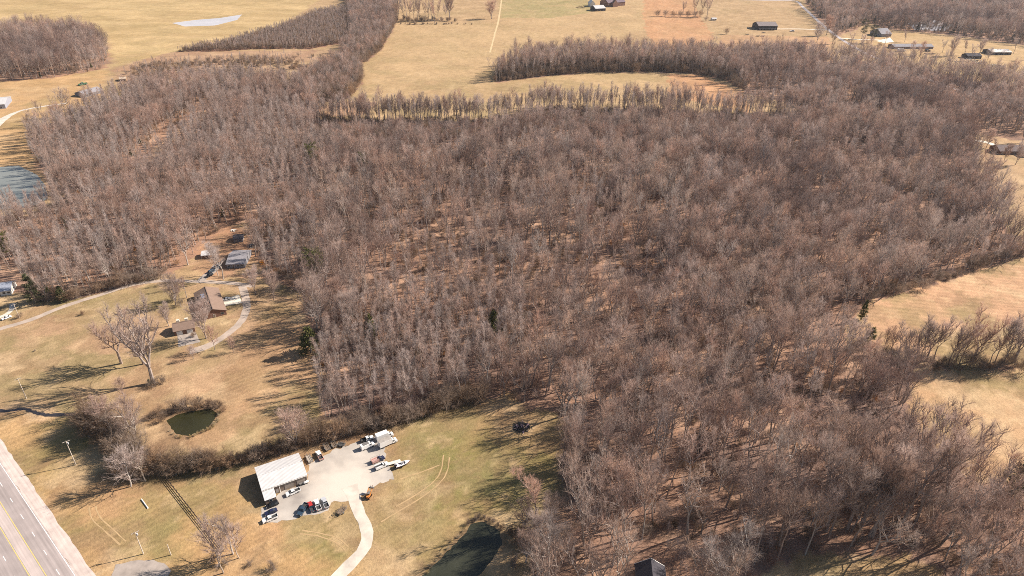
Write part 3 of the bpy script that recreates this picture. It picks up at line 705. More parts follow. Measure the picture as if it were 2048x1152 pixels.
Pl = keep(scatter(LEFTW, 5.2, 1.0, seed=11)); Plb = thin(keep(scatter(LEFTW, 6.0, seed=12)), 30, 29, .3, .65)
k = fbm(Pl[:, 0], Pl[:, 1], 45, 55) > .52
S_ = np.concatenate([sites(Pl[~k], vS, .65, 1.2, 5), sites(Pl[k][::2], vH, .6, 1.0, 6), sites(Plb, vB, .5, 1.1, 7), sites(thin(keep(scatter(LEFTW, 16, seed=13)), 30, 39, .5, .8), vR, .6, 1.2, 8), sites(thin(keep(scatter(LEFTW, 30, seed=14)), 30, 49, .5, .8), vC, .5, .9, 9)])
SCRUB = W([(225,150),(300,128),(420,122),(560,112),(690,112),(690,145),(560,170),(430,165),(255,190)])
S_ = np.concatenate([S_, sites(thin(keep(scatter(SCRUB, 6, seed=15)), 40, 59, .38, .6), vB, .6, 1.3, 61), sites(thin(keep(scatter(SCRUB, 7, seed=16)), 40, 59, .42, .62), vS, .3, .6, 62)])
wood('woodland', 'bare woods of thin pale trunks between the blue-grey pond and the grey-roofed house', S_, TEMPL, TMATS)
Pr_ = keep(scatter(RIGHTW, 8.2, seed=21))
S_ = np.concatenate([mixed(Pr_, .7, 1.15, 11), sites(thin(keep(scatter(RIGHTW, 11, seed=22)), 35, 9, .4, .7), vB, .6, 1.3, 12)])
wood('woodland', 'bare purplish woods either side of the tree-lined county road', S_, TEMPL, TMATS)
Pq = keep(scatter(BELT, 7.0, seed=31))
S_ = np.concatenate([sites(Pq, vH + vS * 2, .95, 1.2, 13), sites(keep(scatter(BELT, 5.5, seed=32)), vB, 1.0, 2.0, 14)])
wood('woodland', 'curving belt of tall bare trees between the two tan hay fields', S_, TEMPL, TMATS)
S_ = np.concatenate([mixed(keep(scatter(FARLEFT, 7.5, seed=41)), .7, 1.1, 15), sites(thin(keep(scatter(FARLEFT, 11, seed=42)), 35, 9, .4, .7), vB, .7, 1.4, 16), sites(keep(scatter(FARLEFT, 48, seed=43)), vC, .5, .9, 17)])
wood('woodland', 'rounded bare wood beside the golden pasture with the shallow pond', S_, TEMPL, TMATS)
S_ = np.concatenate([sites(keep(scatter(THICKET, 4.2, seed=51)), vS, .32, .55, 18), sites(keep(scatter(THICKET, 5.5, seed=52)), vB, .8, 1.5, 19)])
wood('thicket', 'reddish thicket of thin saplings below the shallow pond in the pasture', S_, TEMPL, TMATS)
S_ = np.concatenate([sites(keep(scatter(HEDGEROW, 8.5, seed=61)), vH, .55, .85, 20), sites(keep(scatter(HEDGEROW, 5.5, seed=62)), vB, 1.2, 2.4, 21)])
wood('woodland', 'shaggy wooded hedgerow running up beside the square hay field', S_, TEMPL, TMATS)
S_ = np.concatenate([mixed(keep(scatter(FARRIGHT, 10, seed=71)), .75, 1.15, 22), sites(keep(scatter(FARRIGHT, 45, seed=72)), vC, .9, 1.6, 23), sites(keep(scatter(FARRIGHT, 12, seed=73)), vB, .8, 1.6, 24)])
wood('woodland', 'far bare woods behind the farmsteads and their pond', S_, TEMPL, TMATS)

# ---- trees one can tell apart: each an Empty with trunk and crown
_mesh_cache = {}
def tree_meshes(key, T, m1, m2):
    if key not in _mesh_cache: _mesh_cache[key] = (T.trunk.mesh('trunk', m1), T.crown.mesh('crown', m2))
    return _mesh_cache[key]
def plant(name, key, T, m1, m2, x, y, size, turn, label, cat, group=None, wide=1.0, lean=0.0):
    a, c = tree_meshes(key, T, m1, m2)
    e = empty(name, (x, y, 0), turn, label, cat, group); e.scale = (size * wide, size * wide, size); e.rotation_euler = (lean, lean * .5, turn)
    for nm, me_ in (('trunk', a), ('crown', c)):
        o = bpy.data.objects.new(nm, me_); COL.objects.link(o); o.parent = e
    return e
R_ = np.random.default_rng(77)
GA, GB, GC = 'trees of the open grove by the dark pond', 'trees on the eastern edge of the grove', 'trees in the middle of the grove'
for x, y in GROVE:
    px, py = PR((x, y, 0)); k = R_.integers(nH)
    if px < 1290: lb, g = 'bare grey-brown tree in the grove beside the dark green pond and lot field', GA
    elif px > 1660: lb, g = 'tall bare tree casting long shadows on the sunny eastern rim of the grove', GB
    else: lb, g = 'bare grey-brown tree in the thick of the grove above the dark gable roof', GC
    kk = int(R_.choice([0, 0, 1, 2], p=[.3, .25, .25, .2]))
    plant('bare_tree', ('h', k, kk), HARD[k], (M_BARK, M_BARK, M_PALEBARK)[kk], (M_TWIG, M_DTWIG, M_GTWIG)[kk], x, y, R_.uniform(.85, 1.28), R_.uniform(0, 6.28), lb, 'tree', g, lean=R_.normal() * .04)
for x, y in STANDP:
    k = R_.integers(nS)
    plant('slender_tree', ('s', k), SLIM[k], M_PALEBARK, M_PALETWIG, x, y, R_.uniform(.68, 1.15), R_.uniform(0, 6.28), 'slender pale-trunked tree in the even young stand above the gravel lot', 'tree', 'trees of the even young stand', lean=R_.normal() * .06)

SPREAD = [hardwood(200, 27, 8.0, .24, 30, 10, 5, 4, 3, .5), hardwood(201, 24, 7.6, .26, 30, 10, 5, 4, 2, .45), hardwood(202, 14, 6.0, .18, 30, 10, 5, 4, 3, .24), hardwood(203, 20, 4.0, .32, 24, 8, 5, 4, 2, .24), hardwood(204, 12, 4.0, .25, 20, 7, 5, 4, 1, .14)]
SPH = [27, 24, 14, 20, 12]
def special(bx, by, ty, k, label, pale=False, name='bare_tree', group=None, wide=1.0):
    b_ = G(bx, by); h = height_to(b_, ty); m1, m2 = ((M_BARK, M_TWIG), (M_PALEBARK, M_PALETWIG), (M_WHITEBARK, M_PALETWIG))[int(pale)]
    return plant(name, ('x', k, int(pale)), SPREAD[k], m1, m2, b_[0], b_[1], h / SPH[k], R_.uniform(0, 6.28), label, 'tree', group, wide)
special(243, 727, 630, 1, 'large twin-stemmed bare tree on the lawn throwing the longest shadow', 0, wide=1.15)
special(307, 766, 606, 0, 'tallest spreading bare tree on the lawn with brush round its foot', 0, wide=1.0)
special(287, 728, 640, 1, 'tall bare tree standing close behind the tallest lawn tree', 0, wide=.95)
special(250, 804, 760, 4, 'small crooked bare tree on the grass above the shrubby pond', 0)
special(413, 677, 606, 2, 'dark spreading bare tree in front of the brown-roofed house', 0)
special(388, 718, 692, 4, 'small bare tree at the end of the curved driveway', 0, wide=1.2)
special(467, 705, 675, 4, 'small bare tree on the lawn inside the driveway bend', 0)
special(358, 598, 570, 4, 'little bare tree on the lawn below the country lane', 0)
special(634, 657, 570, 2, 'broad bare tree at the lawn corner beside the dark cedar', 1, wide=1.2)
special(704, 657, 588, 2, 'broad bare tree at the upper corner of the young stand', 1)
special(447, 560, 483, 3, 'tall bare yard tree in front of the grey-roofed house', 1)
special(437, 552, 490, 4, 'thin leaning yard tree in front of the white carport', 1)
special(376, 530, 460, 1, 'spreading pale bare tree at the yard edge beside the carport', 1, wide=.8)
special(398, 484, 440, 3, 'pale bare tree on the upper yard edge behind the carport', 1)
special(291, 962, 893, 3, 'white-barked forked tree at the end of the hedge by the fence', 2)
special(262, 973, 905, 4, 'leaning white-stemmed tree beside the forked white-barked tree', 2, wide=1.4)
special(272, 880, 808, 2, 'pale-limbed tree rising from the brushy clump below the lawn', 2)
special(215, 862, 805, 2, 'bushy bare tree at the creek end of the brushy clump', 0, wide=1.2)
special(593, 897, 826, 2, 'rounded pale bushy tree in the hedge behind the metal shop', 1, wide=1.1)
special(466, 1108, 1012, 3, 'tall slim bare tree at the foot of the rail fence', 1)
special(478, 1116, 1050, 4, 'short slim bare tree beside the tall one at the fence foot', 1)
special(439, 1132, 1052, 4, 'thin bare tree on the asphalt side of the fence foot', 1)
special(447, 1146, 1078, 3, 'many-limbed pale tree below the other fence-foot trees', 1)
special(1069, 1052, 936, 3, 'slim bare tree standing alone on the grass beside the grove', 0)
special(1133, 940, 890, 2, 'small bare tree in the field edge by the shaded grass', 0)
special(1578, 224, 165, 1, 'big dark spreading tree standing in the small hay-field corner', 0, wide=.95)
special(983, 38, 4, 2, 'lone round bare tree in the far hay field by the dirt path', 0, wide=1.4)
special(1440, 1200, 1075, 1, 'great pale-limbed tree beside the dark gable roof', 1, wide=1.1)
for q, top in ((1366, 2), (1388, -6), (1404, -4), (1414, -8)):
    special(q, 28 if q < 1410 else 34, top, 1, 'bare tree of the small clump in the far orange stubble', 0, group='clump in the stubble', wide=.7)
for i in range(19):
    special(795 + i * 5.9 + R_.normal() * 4, 40 + R_.normal() * 2.5, R_.uniform(-14, 12) if i not in (17, 18) else -12, 3 if i < 16 else 1, 'thin bare tree in the far row above the square hay field', 0, name='slender_tree', group='far tree row', wide=.8)
for i in range(24):
    px = 1705 + i * 15 + R_.normal() * 6
    special(px, np.interp(px, (1700, 1800, 1900, 2050), (692, 716, 726, 722)) + R_.normal() * 6, 632 + R_.uniform(-10, 34), int(R_.choice([3, 4, 1])), 'dark bare tree in the line between the two eastern fields', 0, group='line of trees between the eastern fields', wide=.85)

def cedar(bx, by, ty, k, label, wide=1.0):
    b_ = G(bx, by); h = height_to(b_, ty)
    return plant('evergreen_tree', ('c', k), CEDR[k], M_BARK, M_NEEDLE, b_[0], b_[1], h / (9, 11, 8, 16)[k], R_.uniform(0, 6), label, 'tree', None, wide)
cedar(622, 706, 655, 2, 'dense dark cedar on the lawn corner of the young stand', 1.2)
cedar(72, 606, 548, 1, 'tall dark cedar beside the white house by the lane', 1.1)
cedar(126, 603, 572, 0, 'smaller dark cedar along the country lane', 1.2)
cedar(20, 520, 466, 3, 'broad yellow-green evergreen at the edge of the pond woods', .9)
cedar(632, 568, 498, 3, 'yellow-green cedar in the woods past the grey-roofed house')
cedar(628, 346, 288, 3, 'deep green pine high in the pale-trunked woods', .9)
cedar(730, 356, 304, 3, 'dull green pine in the middle of the woods', .8)
cedar(742, 690, 628, 0, 'small bright cedar in the top of the young stand', .9)
cedar(988, 668, 622, 2, 'bright green cedar deep in the young stand')
cedar(764, 716, 696, 0, 'yellowish little cedar inside the young stand')
cedar(1722, 640, 600, 0, 'thin yellow-green cedar at the corner of the eastern field', .7)
cedar(1738, 686, 655, 2, 'olive cedar where the field line meets the woods')
cedar(2034, 985, 905, 1, 'dark green cedar above the sunny eastern field', 1.2)
cedar(1723, 78, 38, 3, 'dark pine across the drive from the gabled house', .8)
cedar(1742, 86, 50, 3, 'dark pine in front of the gabled house', .9)
cedar(1660, 34, 5, 3, 'dark pine beside the far county road', .8)
cedar(1936, 300, 265, 3, 'olive pine at the head of the pale driveway', .6)
cedar(300, 770, 758, 2, 'small round evergreen at the foot of the tallest lawn tree')
cedar(1900, 22, -4, 3, 'bluish evergreen among the far bare woods', 1.2)

def shrub(bx, by, k, size, label, group=None, m=None):
    b_ = G(bx, by) + np.array([R_.normal() * .3, R_.normal() * .3, 0])
    return plant('shrub', ('b', k, (m or M_BRUSH).name), BRSH[k], m or M_BARK, m or M_BRUSH, b_[0], b_[1], size, R_.uniform(0, 6), label, 'shrub', group)
HPX = [(236,938),(262,945),(300,946),(345,944),(380,940),(420,937),(470,926),(520,914),(560,904),(600,893),(650,880),(700,867),(745,857),(790,848),(840,832),(880,820),(920,810),(958,802)]
for i in range(55):
    t = i / 54 * (len(HPX) - 1); a = int(min(t, len(HPX) - 2)); q = np.array(HPX[a]) * (1 - t + a) + np.array(HPX[a + 1]) * (t - a)
    for _ in range(2):
        shrub(q[0] + R_.normal() * 5, q[1] - 3 + R_.normal() * 4.5, int(R_.integers(4)), R_.uniform(1.0, 2.0), 'dark tangled shrub in the long hedge behind the metal shop and lot', 'shrubs of the long hedge')
for i in range(46):
    t = R_.uniform(); q = np.array((170, 835)) * (1 - t) + np.array((290, 935)) * t
    shrub(q[0] + R_.normal() * 12, q[1] + R_.normal() * 10, int(R_.integers(4)), R_.uniform(1.2, 2.5), 'brown shrub in the brushy clump between highway verge and lawn', 'shrubs of the brushy clump')
for px, py in [(300,838),(312,834),(322,842),(330,832),(340,828),(352,824),(364,822),(376,819),(388,818),(400,817),(412,816),(424,816),(436,818),(446,824),(318,828),(345,820),(372,814),(398,812),(422,811),(440,813)]:
    shrub(px, py, int(R_.integers(4)), R_.uniform(.75, 1.25), 'brown shrub on the bank of the little green pond', 'shrubs round the little green pond')
for px, py in [(948,1040),(958,1036),(968,1036),(978,1040),(988,1046),(996,1052),(1004,1060),(938,1048)]:
    shrub(px, py, 2, R_.uniform(.5, .8), 'low russet brush along the head of the dark pond', 'brush round the dark pond')
for px, py in [(1315,33),(1330,33),(1345,34),(1360,34),(1375,34),(1390,34),(1400,33)]:
    shrub(px, py, 1, 2.2, 'dark bush under the clump in the far stubble', 'bushes under the far clump')
for i in range(26):
    shrub(792 + i * 4.6 + R_.normal() * 3, 42 + R_.normal() * 1.5, int(R_.integers(4)), R_.uniform(.8, 1.9), 'dark bush along the foot of the far tree row', 'bushes under the far tree row')
for i in range(24):
    shrub(800 + i * 6 + R_.normal() * 4, 49 + R_.normal() * .6, 2, R_.uniform(.5, 1.2), 'low scrub on the far hay-field boundary', 'scrub along the far boundary')
for i in range(36):
    px = 1700 + i * 10
    shrub(px, np.interp(px, (1700, 1800, 1900, 2050), (696, 722, 733, 732)) + R_.normal() * 5, int(R_.integers(4)), R_.uniform(.9, 1.8), 'dark brush at the foot of the tree line between the eastern fields', 'brush between the eastern fields')
for i in range(30):
    px = 1735 + i * 10
    shrub(px, np.interp(px, (1740, 1900, 2040), (602, 558, 505)) - 3 + R_.normal() * 3, int(R_.integers(4)), R_.uniform(.9, 1.6), 'dark brush along the shaded wood edge above the eastern field', 'brush on the shaded wood edge')
for px, py, k, s_, lb in ((548,1140,2,1.3,'dark round shrub on worn grass below the lot'), (310,774,1,1.0,'brushy shrub round the foot of the tallest lawn tree'), (322,768,0,1.2,'pale brush beside the tallest lawn tree'), (166,630,2,.8,'low dark shrub alone on the lane-side lawn'), (41,635,0,.9,'small brown shrub by the white house driveway'), (1412,42,1,1.6,'round bush beside the small far white shed'), (1452,68,1,1.9,'rounded bare bush in the grass by the far belt'), (352,600,0,1.3,'dark shrub against the brown-roofed house'), (362,612,1,1.0,'dark shrub beside the brown-roofed house wall'), (388,673,2,.9,'small dark clipped shrub on the garage apron'), (455,1128,0,1.0,'thorny brush at the foot of the rail fence'), (432,1122,2,1.2,'low brush beside the bottom asphalt drive'), (1758,96,1,1.6,'reddish round shrub near the long grey house'), (540,620,0,.5,'tiny shrub on the lawn above the cedar'), (500,1128,2,.7,'low weedy shrub beyond the fence-foot trees'), (70,702,2,.35,'tiny dark tuft on the open lawn')):
    shrub(px, py, k, s_, lb)

M_REED = bark('dry_reeds', (.42,.33,.19), (.56,.45,.28), .2, .2)
for px, py in [(340,862),(346,868),(354,873),(364,875),(376,875),(388,872),(398,868),(408,864),(418,860),(425,854),(430,847),(434,840),(438,832),(440,826),(422,858),(432,850),(436,844)]:
    shrub(px, py, 2, R_.uniform(.3, .55), 'tuft of dry tan reeds on the open bank of the little green pond', 'reeds round the little green pond', M_REED)
for px, py in [(925,1064),(915,1074),(905,1086),(895,1098),(884,1110),(872,1122),(860,1135),(850,1146)]:
    shrub(px, py, 2, R_.uniform(.25, .45), 'tuft of dry reeds on the western bank of the dark pond', 'reeds round the dark pond', M_REED)

special(352, 610, 556, 2, 'bare tree half hiding the brown-roofed house on its lane side', 0)
special(374, 596, 548, 3, 'slim bare tree behind the brown roof near the lane', 0)
special(338, 652, 612, 2, 'bare tree at the lawn side of the double garage', 0)
special(430, 700, 655, 4, 'thin bare tree between driveway bend and garage apron', 0)
special(512, 588, 540, 2, 'bare tree where the driveway leaves the lane', 0)
special(548, 600, 548, 2, 'rounded bare tree past the lane end at the wood corner', 0)
special(95, 600, 545, 1, 'grey bare tree between the two lane-side cedars', 1, wide=.8)
special(160, 592, 530, 3, 'pale bare tree over the dark lane-side brush', 1)
special(225, 575, 508, 1, 'spreading bare tree at the lane edge of the pond woods', 1, wide=.8)
special(290, 556, 488, 3, 'pale leaning tree near the yard end of the lane woods', 1)
for i in range(26):
    px = 84 + i * 9.6
    shrub(px, np.interp(px, (84, 200, 335), (603, 583, 552)) + R_.normal() * 2.5, int(R_.integers(4)), R_.uniform(1.0, 1.9), 'dark brush on the woodland side of the country lane', 'brush along the country lane')

for bx, by, ty in ((1694,1058,905),(1722,1050,884),(1762,1042,862),(1800,1052,850),(1832,1042,842),(1858,1062,850),(1652,1062,902),(1745,1075,900)):
    special(bx, by, ty, int(R_.choice([1, 3])), 'tall dark-limbed bare tree fanning out against the sunny eastern field', 0, group='fanning trees by the eastern field', wide=.85)

for bx, by in ((1700,92),(1722,96),(1738,99),(1772,90),(1806,84),(1822,108),(1846,112),(1884,106),(1902,112),(1926,112),(1938,122),(1958,108),(1968,124),(2032,106),(2040,122),(1668,88),(1650,70),(1640,84)):
    special(bx + R_.normal() * 3, by + R_.normal(), by - R_.uniform(22, 38), int(R_.choice([2, 3, 4])), 'bare yard tree among the far farmsteads by the county road', int(R_.integers(2)), group='yard trees of the far farmsteads', wide=1.1)

for bx, by, ty in ((1048,1062,1010),(1078,1092,1030),(1052,1125,1068),(1098,1060,1000),(1112,1120,1050),(1075,1150,1085)):
    special(bx, by, ty, 2, 'low pale bushy tree on the eastern bank of the dark pond', 1, group='bushy trees on the bank of the dark pond')
for bx, by, ty in ((1984,318,278),(2008,322,292),(1972,296,262),(2030,330,290),(2044,286,250),(1990,352,318)):
    special(bx, by, ty, int(R_.choice([2, 3])), 'dark bare yard tree around the grey-brown ranch house', 0, group='yard trees of the ranch house')
for i in range(14):
    shrub(1022 + R_.uniform(0, 75), 1055 + R_.uniform(0, 90), int(R_.integers(4)), R_.uniform(.7, 1.4), 'brown brush between the dark pond and the grove', 'brush beside the dark pond')

# ------------------------------------------------------------------ buildings
M_GLASS = mat('window_glass', (.03,.04,.05), .08, .2, 1, spec=.6)
M_TRIM = mat('white_trim', (.72,.7,.66), .6, .06, 1)
M_ROOFW = striped('white_metal_roof', (.58,.565,.555), (.54,.525,.515), .45, 'X', .45, metal=.1)
M_TANWALL = striped('tan_metal_wall', (.22,.165,.13), (.16,.12,.095), .4, 'X', .5)
M_BROWNROOF = striped('brown_shingles', (.235,.165,.13), (.18,.125,.10), .3, 'Y', .9, spec=.1)
M_GREYROOF = striped('grey_shingles', (.30,.285,.30), (.22,.21,.225), .3, 'Y', .9, spec=.1)
M_DARKROOF = striped('dark_shingles', (.07,.065,.075), (.045,.042,.05), .3, 'Y', .9, spec=.1)
M_BLUEROOF = striped('blue_grey_metal_roof', (.34,.37,.44), (.25,.27,.33), .4, 'X', .4)
M_RUSTROOF = mat('rusty_tin_roof', (.52,.42,.36), .6, 0, .35, col2=(.72,.66,.6))
M_BRICK = mat('brick_wall', (.20,.11,.08), .9, .2, 2.5)
M_WHITEWALL = striped('white_siding', (.68,.66,.62), (.5,.48,.45), .25, 'Z', .6)
M_GREYWALL = striped('grey_siding', (.22,.22,.24), (.15,.15,.17), .25, 'Z', .7)
M_DARKWALL = mat('dark_timber_wall', (.06,.05,.05), .85, .3, 1)
M_WOOD = mat('weathered_wood', (.19,.14,.10), .9, .3, 1.5)
M_SOLAR = mat('glass_panel', (.14,.17,.24), .15, .1, 1, spec=.7)

def house(name, label, A, B, D, eave, ridge, roof, wall, axis='x', h=None, wins=3, door=True, garage=0, chimney=False, over=.45, side_win=1, dims=None, cat='house', wh=1.15):
    """A and B: pixels of the ends of the wall that faces the camera, at height h (the eave unless told); D: depth away from it"""
    h = eave if h is None else h
    a, b = G(*A, h), G(*B, h); dx = b - a; Ln = float(np.hypot(dx[0], dx[1])); ang = math.atan2(dx[1], dx[0])
    if dims: Ln = dims
    ux = np.array([math.cos(ang), math.sin(ang), 0]); uy = np.array([-ux[1], ux[0], 0])
    c = a + ux * Ln / 2 + uy * D / 2
    e = empty(name, (c[0], c[1], 0), ang, label, cat)
    x, y = Ln / 2, D / 2; w = MB()
    if axis == 'x':
        w.prism([(-y, 0), (y, 0), (y, eave), (0, ridge), (-y, eave)], -x, x)
        w.v = [(q[1], q[0], q[2]) for q in w.v]; w.f = [t[::-1] for t in w.f]
    else:
        w.prism([(-x, 0), (x, 0), (x, eave), (0, ridge), (-x, eave)], -y, y)
    w.build('wall', wall, e)
    r = MB(); hw_ = y if axis == 'x' else x; ln = (x if axis == 'x' else y) + over
    sl_ = (ridge - eave) / hw_; th = .16; o = hw_ + over
    for s in (-1, 1):
        P = [(0, ridge + .06), (s * o, ridge + .06 - sl_ * o), (s * o, ridge + .06 - sl_ * o + th), (0, ridge + .06 + th)]
        V = [(p, -ln, z) for p, z in P] + [(p, ln, z) for p, z in P]
        if axis == 'x': V = [(q[1], q[0], q[2]) for q in V]
        F = [(0,1,2,3), (7,6,5,4), (0,4,5,1), (1,5,6,2), (2,6,7,3), (3,7,4,0)]
        if (s > 0) != (axis == 'x'): F = [t[::-1] for t in F]
        r.add(V, F)
    ro = r.build('roof', roof, e)
    f = MB(); f.box((0, 0, ridge + .27), (2 * ln, .35, .07) if axis == 'x' else (.35, 2 * ln, .07)); f.build('ridge_cap', roof, ro)
    def opening(nm, px_, pz, ww, hh, side, m):
        q = MB(); fr = MB()
        if side == 'f': q.box((px_, -y - .03, pz), (ww, .06, hh)); fr_c, fs = (px_, -y - .02, pz), (ww + .24, .04, hh + .24)
        else: q.box((x + .03, px_, pz), (.06, ww, hh)); fr_c, fs = (x + .02, px_, pz), (.04, ww + .24, hh + .24)
        fr.box(fr_c, fs); fo = fr.build(nm, M_TRIM, e); q.build('pane' if nm == 'window' else 'leaf', m, fo)
    slots = wins + (1 if door else 0) + garage
    xs = [(-x + Ln * (i + .5) / slots) for i in range(slots)] if slots else []
    for i, q in enumerate(xs):
        if i < garage: opening('garage_door', q, 1.15, min(2.7, Ln / slots * .85), 2.2, 'f', M_TRIM)
        elif door and i == garage + wins // 2: opening('door', q, 1.05, .95, 2.1, 'f', M_WOOD)
        else: opening('window', q, min(eave * .55, 1.6), min(1.5, Ln / slots * .6), wh, 'f', M_GLASS)
    for i in range(side_win): opening('window', -y + D * (i + .5) / side_win, min(eave * .55, 1.6), 1.1, wh, 'r', M_GLASS)
    if chimney:
        q = MB(); q.box((Ln * .22, .2, ridge + .3), (.9, .8, 1.8)); ch = q.build('chimney', M_BRICK, ro)
        q = MB(); q.box((Ln * .22, .2, ridge + 1.25), (1.1, 1.0, .14)); q.build('chimney_cap', M_CONC, ch)
    return e, x, y

# the metal shop with its lean-to
shop, sx, sy = house('metal_shop', 'white-roofed brown metal shop with a lean-to beside the gravel lot', (524.2,981), (613.1,949.9), 13.7, 4.05, 5.6, M_ROOFW, M_TANWALL, wins=0, door=False, over=.25, side_win=0, cat='building')
lt = MB(); lt.box((-sx + 2.1, -sy - 2.2, 1.35), (4.2, 4.4, 2.7)); lo = lt.build('lean_to', M_TANWALL, shop)
q = MB(); q.add([(-sx-.2,-sy-4.7,2.72),(-sx+4.4,-sy-4.7,2.72),(-sx+4.4,-sy-.02,3.5),(-sx-.2,-sy-.02,3.5),(-sx-.2,-sy-4.7,2.86),(-sx+4.4,-sy-4.7,2.86),(-sx+4.4,-sy-.02,3.64),(-sx-.2,-sy-.02,3.64)],
    [(3,2,1,0),(4,5,6,7),(0,1,5,4),(1,2,6,5),(2,3,7,6),(3,0,4,7)]); q.build('lean_to_roof', M_ROOFW, lo)
q = MB(); q.box((-sx+2.2,-sy-4.43,1.75), (1.3,.06,1.0)); q.build('window', M_TRIM, lo)
q = MB(); q.box((-sx+2.2,-sy-4.47,1.75), (1.0,.04,.7)); q.build('pane', M_GLASS, lo)
for cx_, w_ in ((1.5, 3.6), (6.2, 3.2)):
    q = MB(); q.box((cx_, -sy - .03, 1.6), (w_, .06, 3.2)); q.build('roller_door', striped('roller_door', (.36,.3,.25), (.24,.2,.17), .3, 'Z'), shop)
q = MB(); q.box((-sx + 5.4, -sy - .04, 1.05), (1.0, .06, 2.1)); q.build('door', M_TRIM, shop)
q = MB()
for s in (-1, 1): q.tube([(s * (sx - .1), -sy - .12, 0), (s * (sx - .1), -sy - .12, 3.9)], [.06, .06], 6)
q.box((0, -sy - .3, 3.86), (2 * sx + .5, .14, .12)); q.build('gutter', M_TRIM, shop)
q = MB(); q.tube([(sx - .05, 0, 5.7), (sx - .05, 0, 6.2)], [.2, .2], 8); q.build('roof_vent', M_GREYWALL, shop)

house('brick_house', 'brown-roofed brick house in the driveway bend with a lit eastern slope', (405,641), (446,631), 27.0, 3.0, 5.6, M_BROWNROOF, M_BRICK, 'y', h=0, wins=2, chimney=False, side_win=6, dims=13.0)
hb = bpy.data.objects['brick_house']
q = MB()
for dy in (3.5, 6.2): q.box((-2.6, dy, 4.85), (2.2, 2.0, .5))
q.build('skylight', M_SOLAR, hb)
q = MB(); q.box((-1.2, -7, 5.6), (1.0, 1.2, 2.2)); q.build('chimney', M_BRICK, hb)
house('garage', 'brown-roofed double garage with two pale doors facing the apron', (350,672), (391,664), 8.6, 2.9, 5.0, M_BROWNROOF, M_BRICK, 'x', h=0, wins=0, door=False, garage=2, side_win=1, cat='garage')
hg = bpy.data.objects['garage']
for px_ in (-2.6, 1.6):
    q = MB(); q.box((px_, 2.6, 4.9), (1.6, 1.3, 1.3)); ch = q.build('chimney', M_CONC, hg)
house('grey_house', 'grey-shingled house with a pale gable end in the wooded yard', (453,531), (489,530), 18.5, 2.8, 5.0, M_GREYROOF, M_GREYWALL, 'x', wins=3, chimney=False, h=2.0)
e = house('tool_shed', 'small dark-roofed shed standing behind the grey house', (468,485), (486,483.5), 7.0, 2.4, 3.6, M_DARKROOF, M_GREYWALL, 'x', wins=1, cat='shed', h=0)
# white arched carport
a, b_ = G(403,519), G(433,516); ang = math.atan2(b_[1]-a[1], b_[0]-a[0]); cc = (a + b_) / 2 + np.array([-math.sin(ang), math.cos(ang), 0]) * 4
cp = empty('carport', (cc[0], cc[1], 0), ang, 'white arched metal carport beside the grey house', 'carport')
q = MB(); n_ = 12; V = []
for s in (-4.6, 4.6):
    for i in range(n_ + 1):
        t = math.pi * i / n_; V.append((s, -3.6 * math.cos(t), 2.2 + 1.0 * math.sin(t)))
q.add(V, [(i, i + 1, i + n_ + 2, i + n_ + 1) for i in range(n_)]); q.build('canopy', M_ROOFW, cp)
for sx_ in (-4.4, 0, 4.4):
    for sy_ in (-3.5, 3.5): q = MB(); q.box((sx_, sy_, 1.1), (.1, .1, 2.2)); q.build('post', M_TRIM, cp)
house('white_house', 'white-walled house with a blue-grey roof beside the tall cedar', (-14,594), (24,589), 11, 3.0, 5.4, M_BLUEROOF, M_WHITEWALL, 'x', h=0, wins=3)
house('white_barn', 'large white metal barn on the pale yard beyond the pond', (-40,221), (12,217), 30, 4.5, 7.0, M_ROOFW, M_BLUEROOF, 'x', h=0, wins=2, side_win=2, cat='barn')
house('farmhouse', 'low farmhouse with a half-white roof among the pale trunks', (171,195), (207,185), 16, 3.0, 5.5, M_GREYROOF, M_GREYWALL, 'x', h=0, wins=4)
house('tan_shed', 'tan flat-topped shed at the edge of the reddish clearing', (240,163), (252,162), 10, 2.6, 3.4, mat('tan_tin', (.5,.4,.3), .6), M_WOOD, 'x', h=0, wins=0, cat='shed')
house('white_box_shed', 'tiny white shed half hidden at the hedgerow foot', (679,156), (688,156), 6, 2.6, 3.2, M_ROOFW, M_WHITEWALL, 'x', h=0, wins=1, side_win=0, cat='shed')
house('white_hut', 'narrow white hut against the hay-field hedgerow', (701,149), (706,149), 4, 3.2, 4.0, M_ROOFW, M_WHITEWALL, 'y', h=0, wins=0, side_win=0, cat='shed')
house('dark_barn', 'dark brown barn-like house alone in the far fields', (1516,60), (1554,60), 26, 6.5, 11.0, mat('barn_shingles', (.21,.175,.17), .9), M_DARKWALL, 'x', h=0, wins=5, wh=2.0, chimney=False)
hd_ = bpy.data.objects['dark_barn']
q = MB(); q.box((-2, -15, 2.4), (30, 4, .3)); po = q.build('porch', M_DARKWALL, hd_)
for i in range(6): q = MB(); q.box((-15 + i * 5.2, -16.7, 1.2), (.35, .35, 2.4)); q.build('porch_post', M_TRIM, po)
house('gabled_house', 'grey gabled house behind two dark pines', (1762,74), (1782,73), 26, 4.5, 11, M_GREYROOF, M_GREYWALL, 'x', h=0, wins=2, door=True, chimney=False)
house('long_house', 'long low grey-roofed house with vehicles drawn up before it', (1787,98), (1866,98), 16, 3.4, 6.0, M_GREYROOF, mat('mauve_brick', (.22,.16,.15), .9), 'x', h=0, wins=7)
house('tin_shed', 'open-sided shed with a rusty white tin roof at the field edge', (1982,110), (2022,110), 20, 4.0, 6.5, M_RUSTROOF, M_DARKWALL, 'x', h=0, wins=3, cat='shed')
house('burnt_house', 'small dark derelict house behind scattered junk', (1934,118), (1962,118), 14, 4.0, 6.5, M_DARKROOF, M_DARKWALL, 'x', h=0, wins=2, chimney=False)
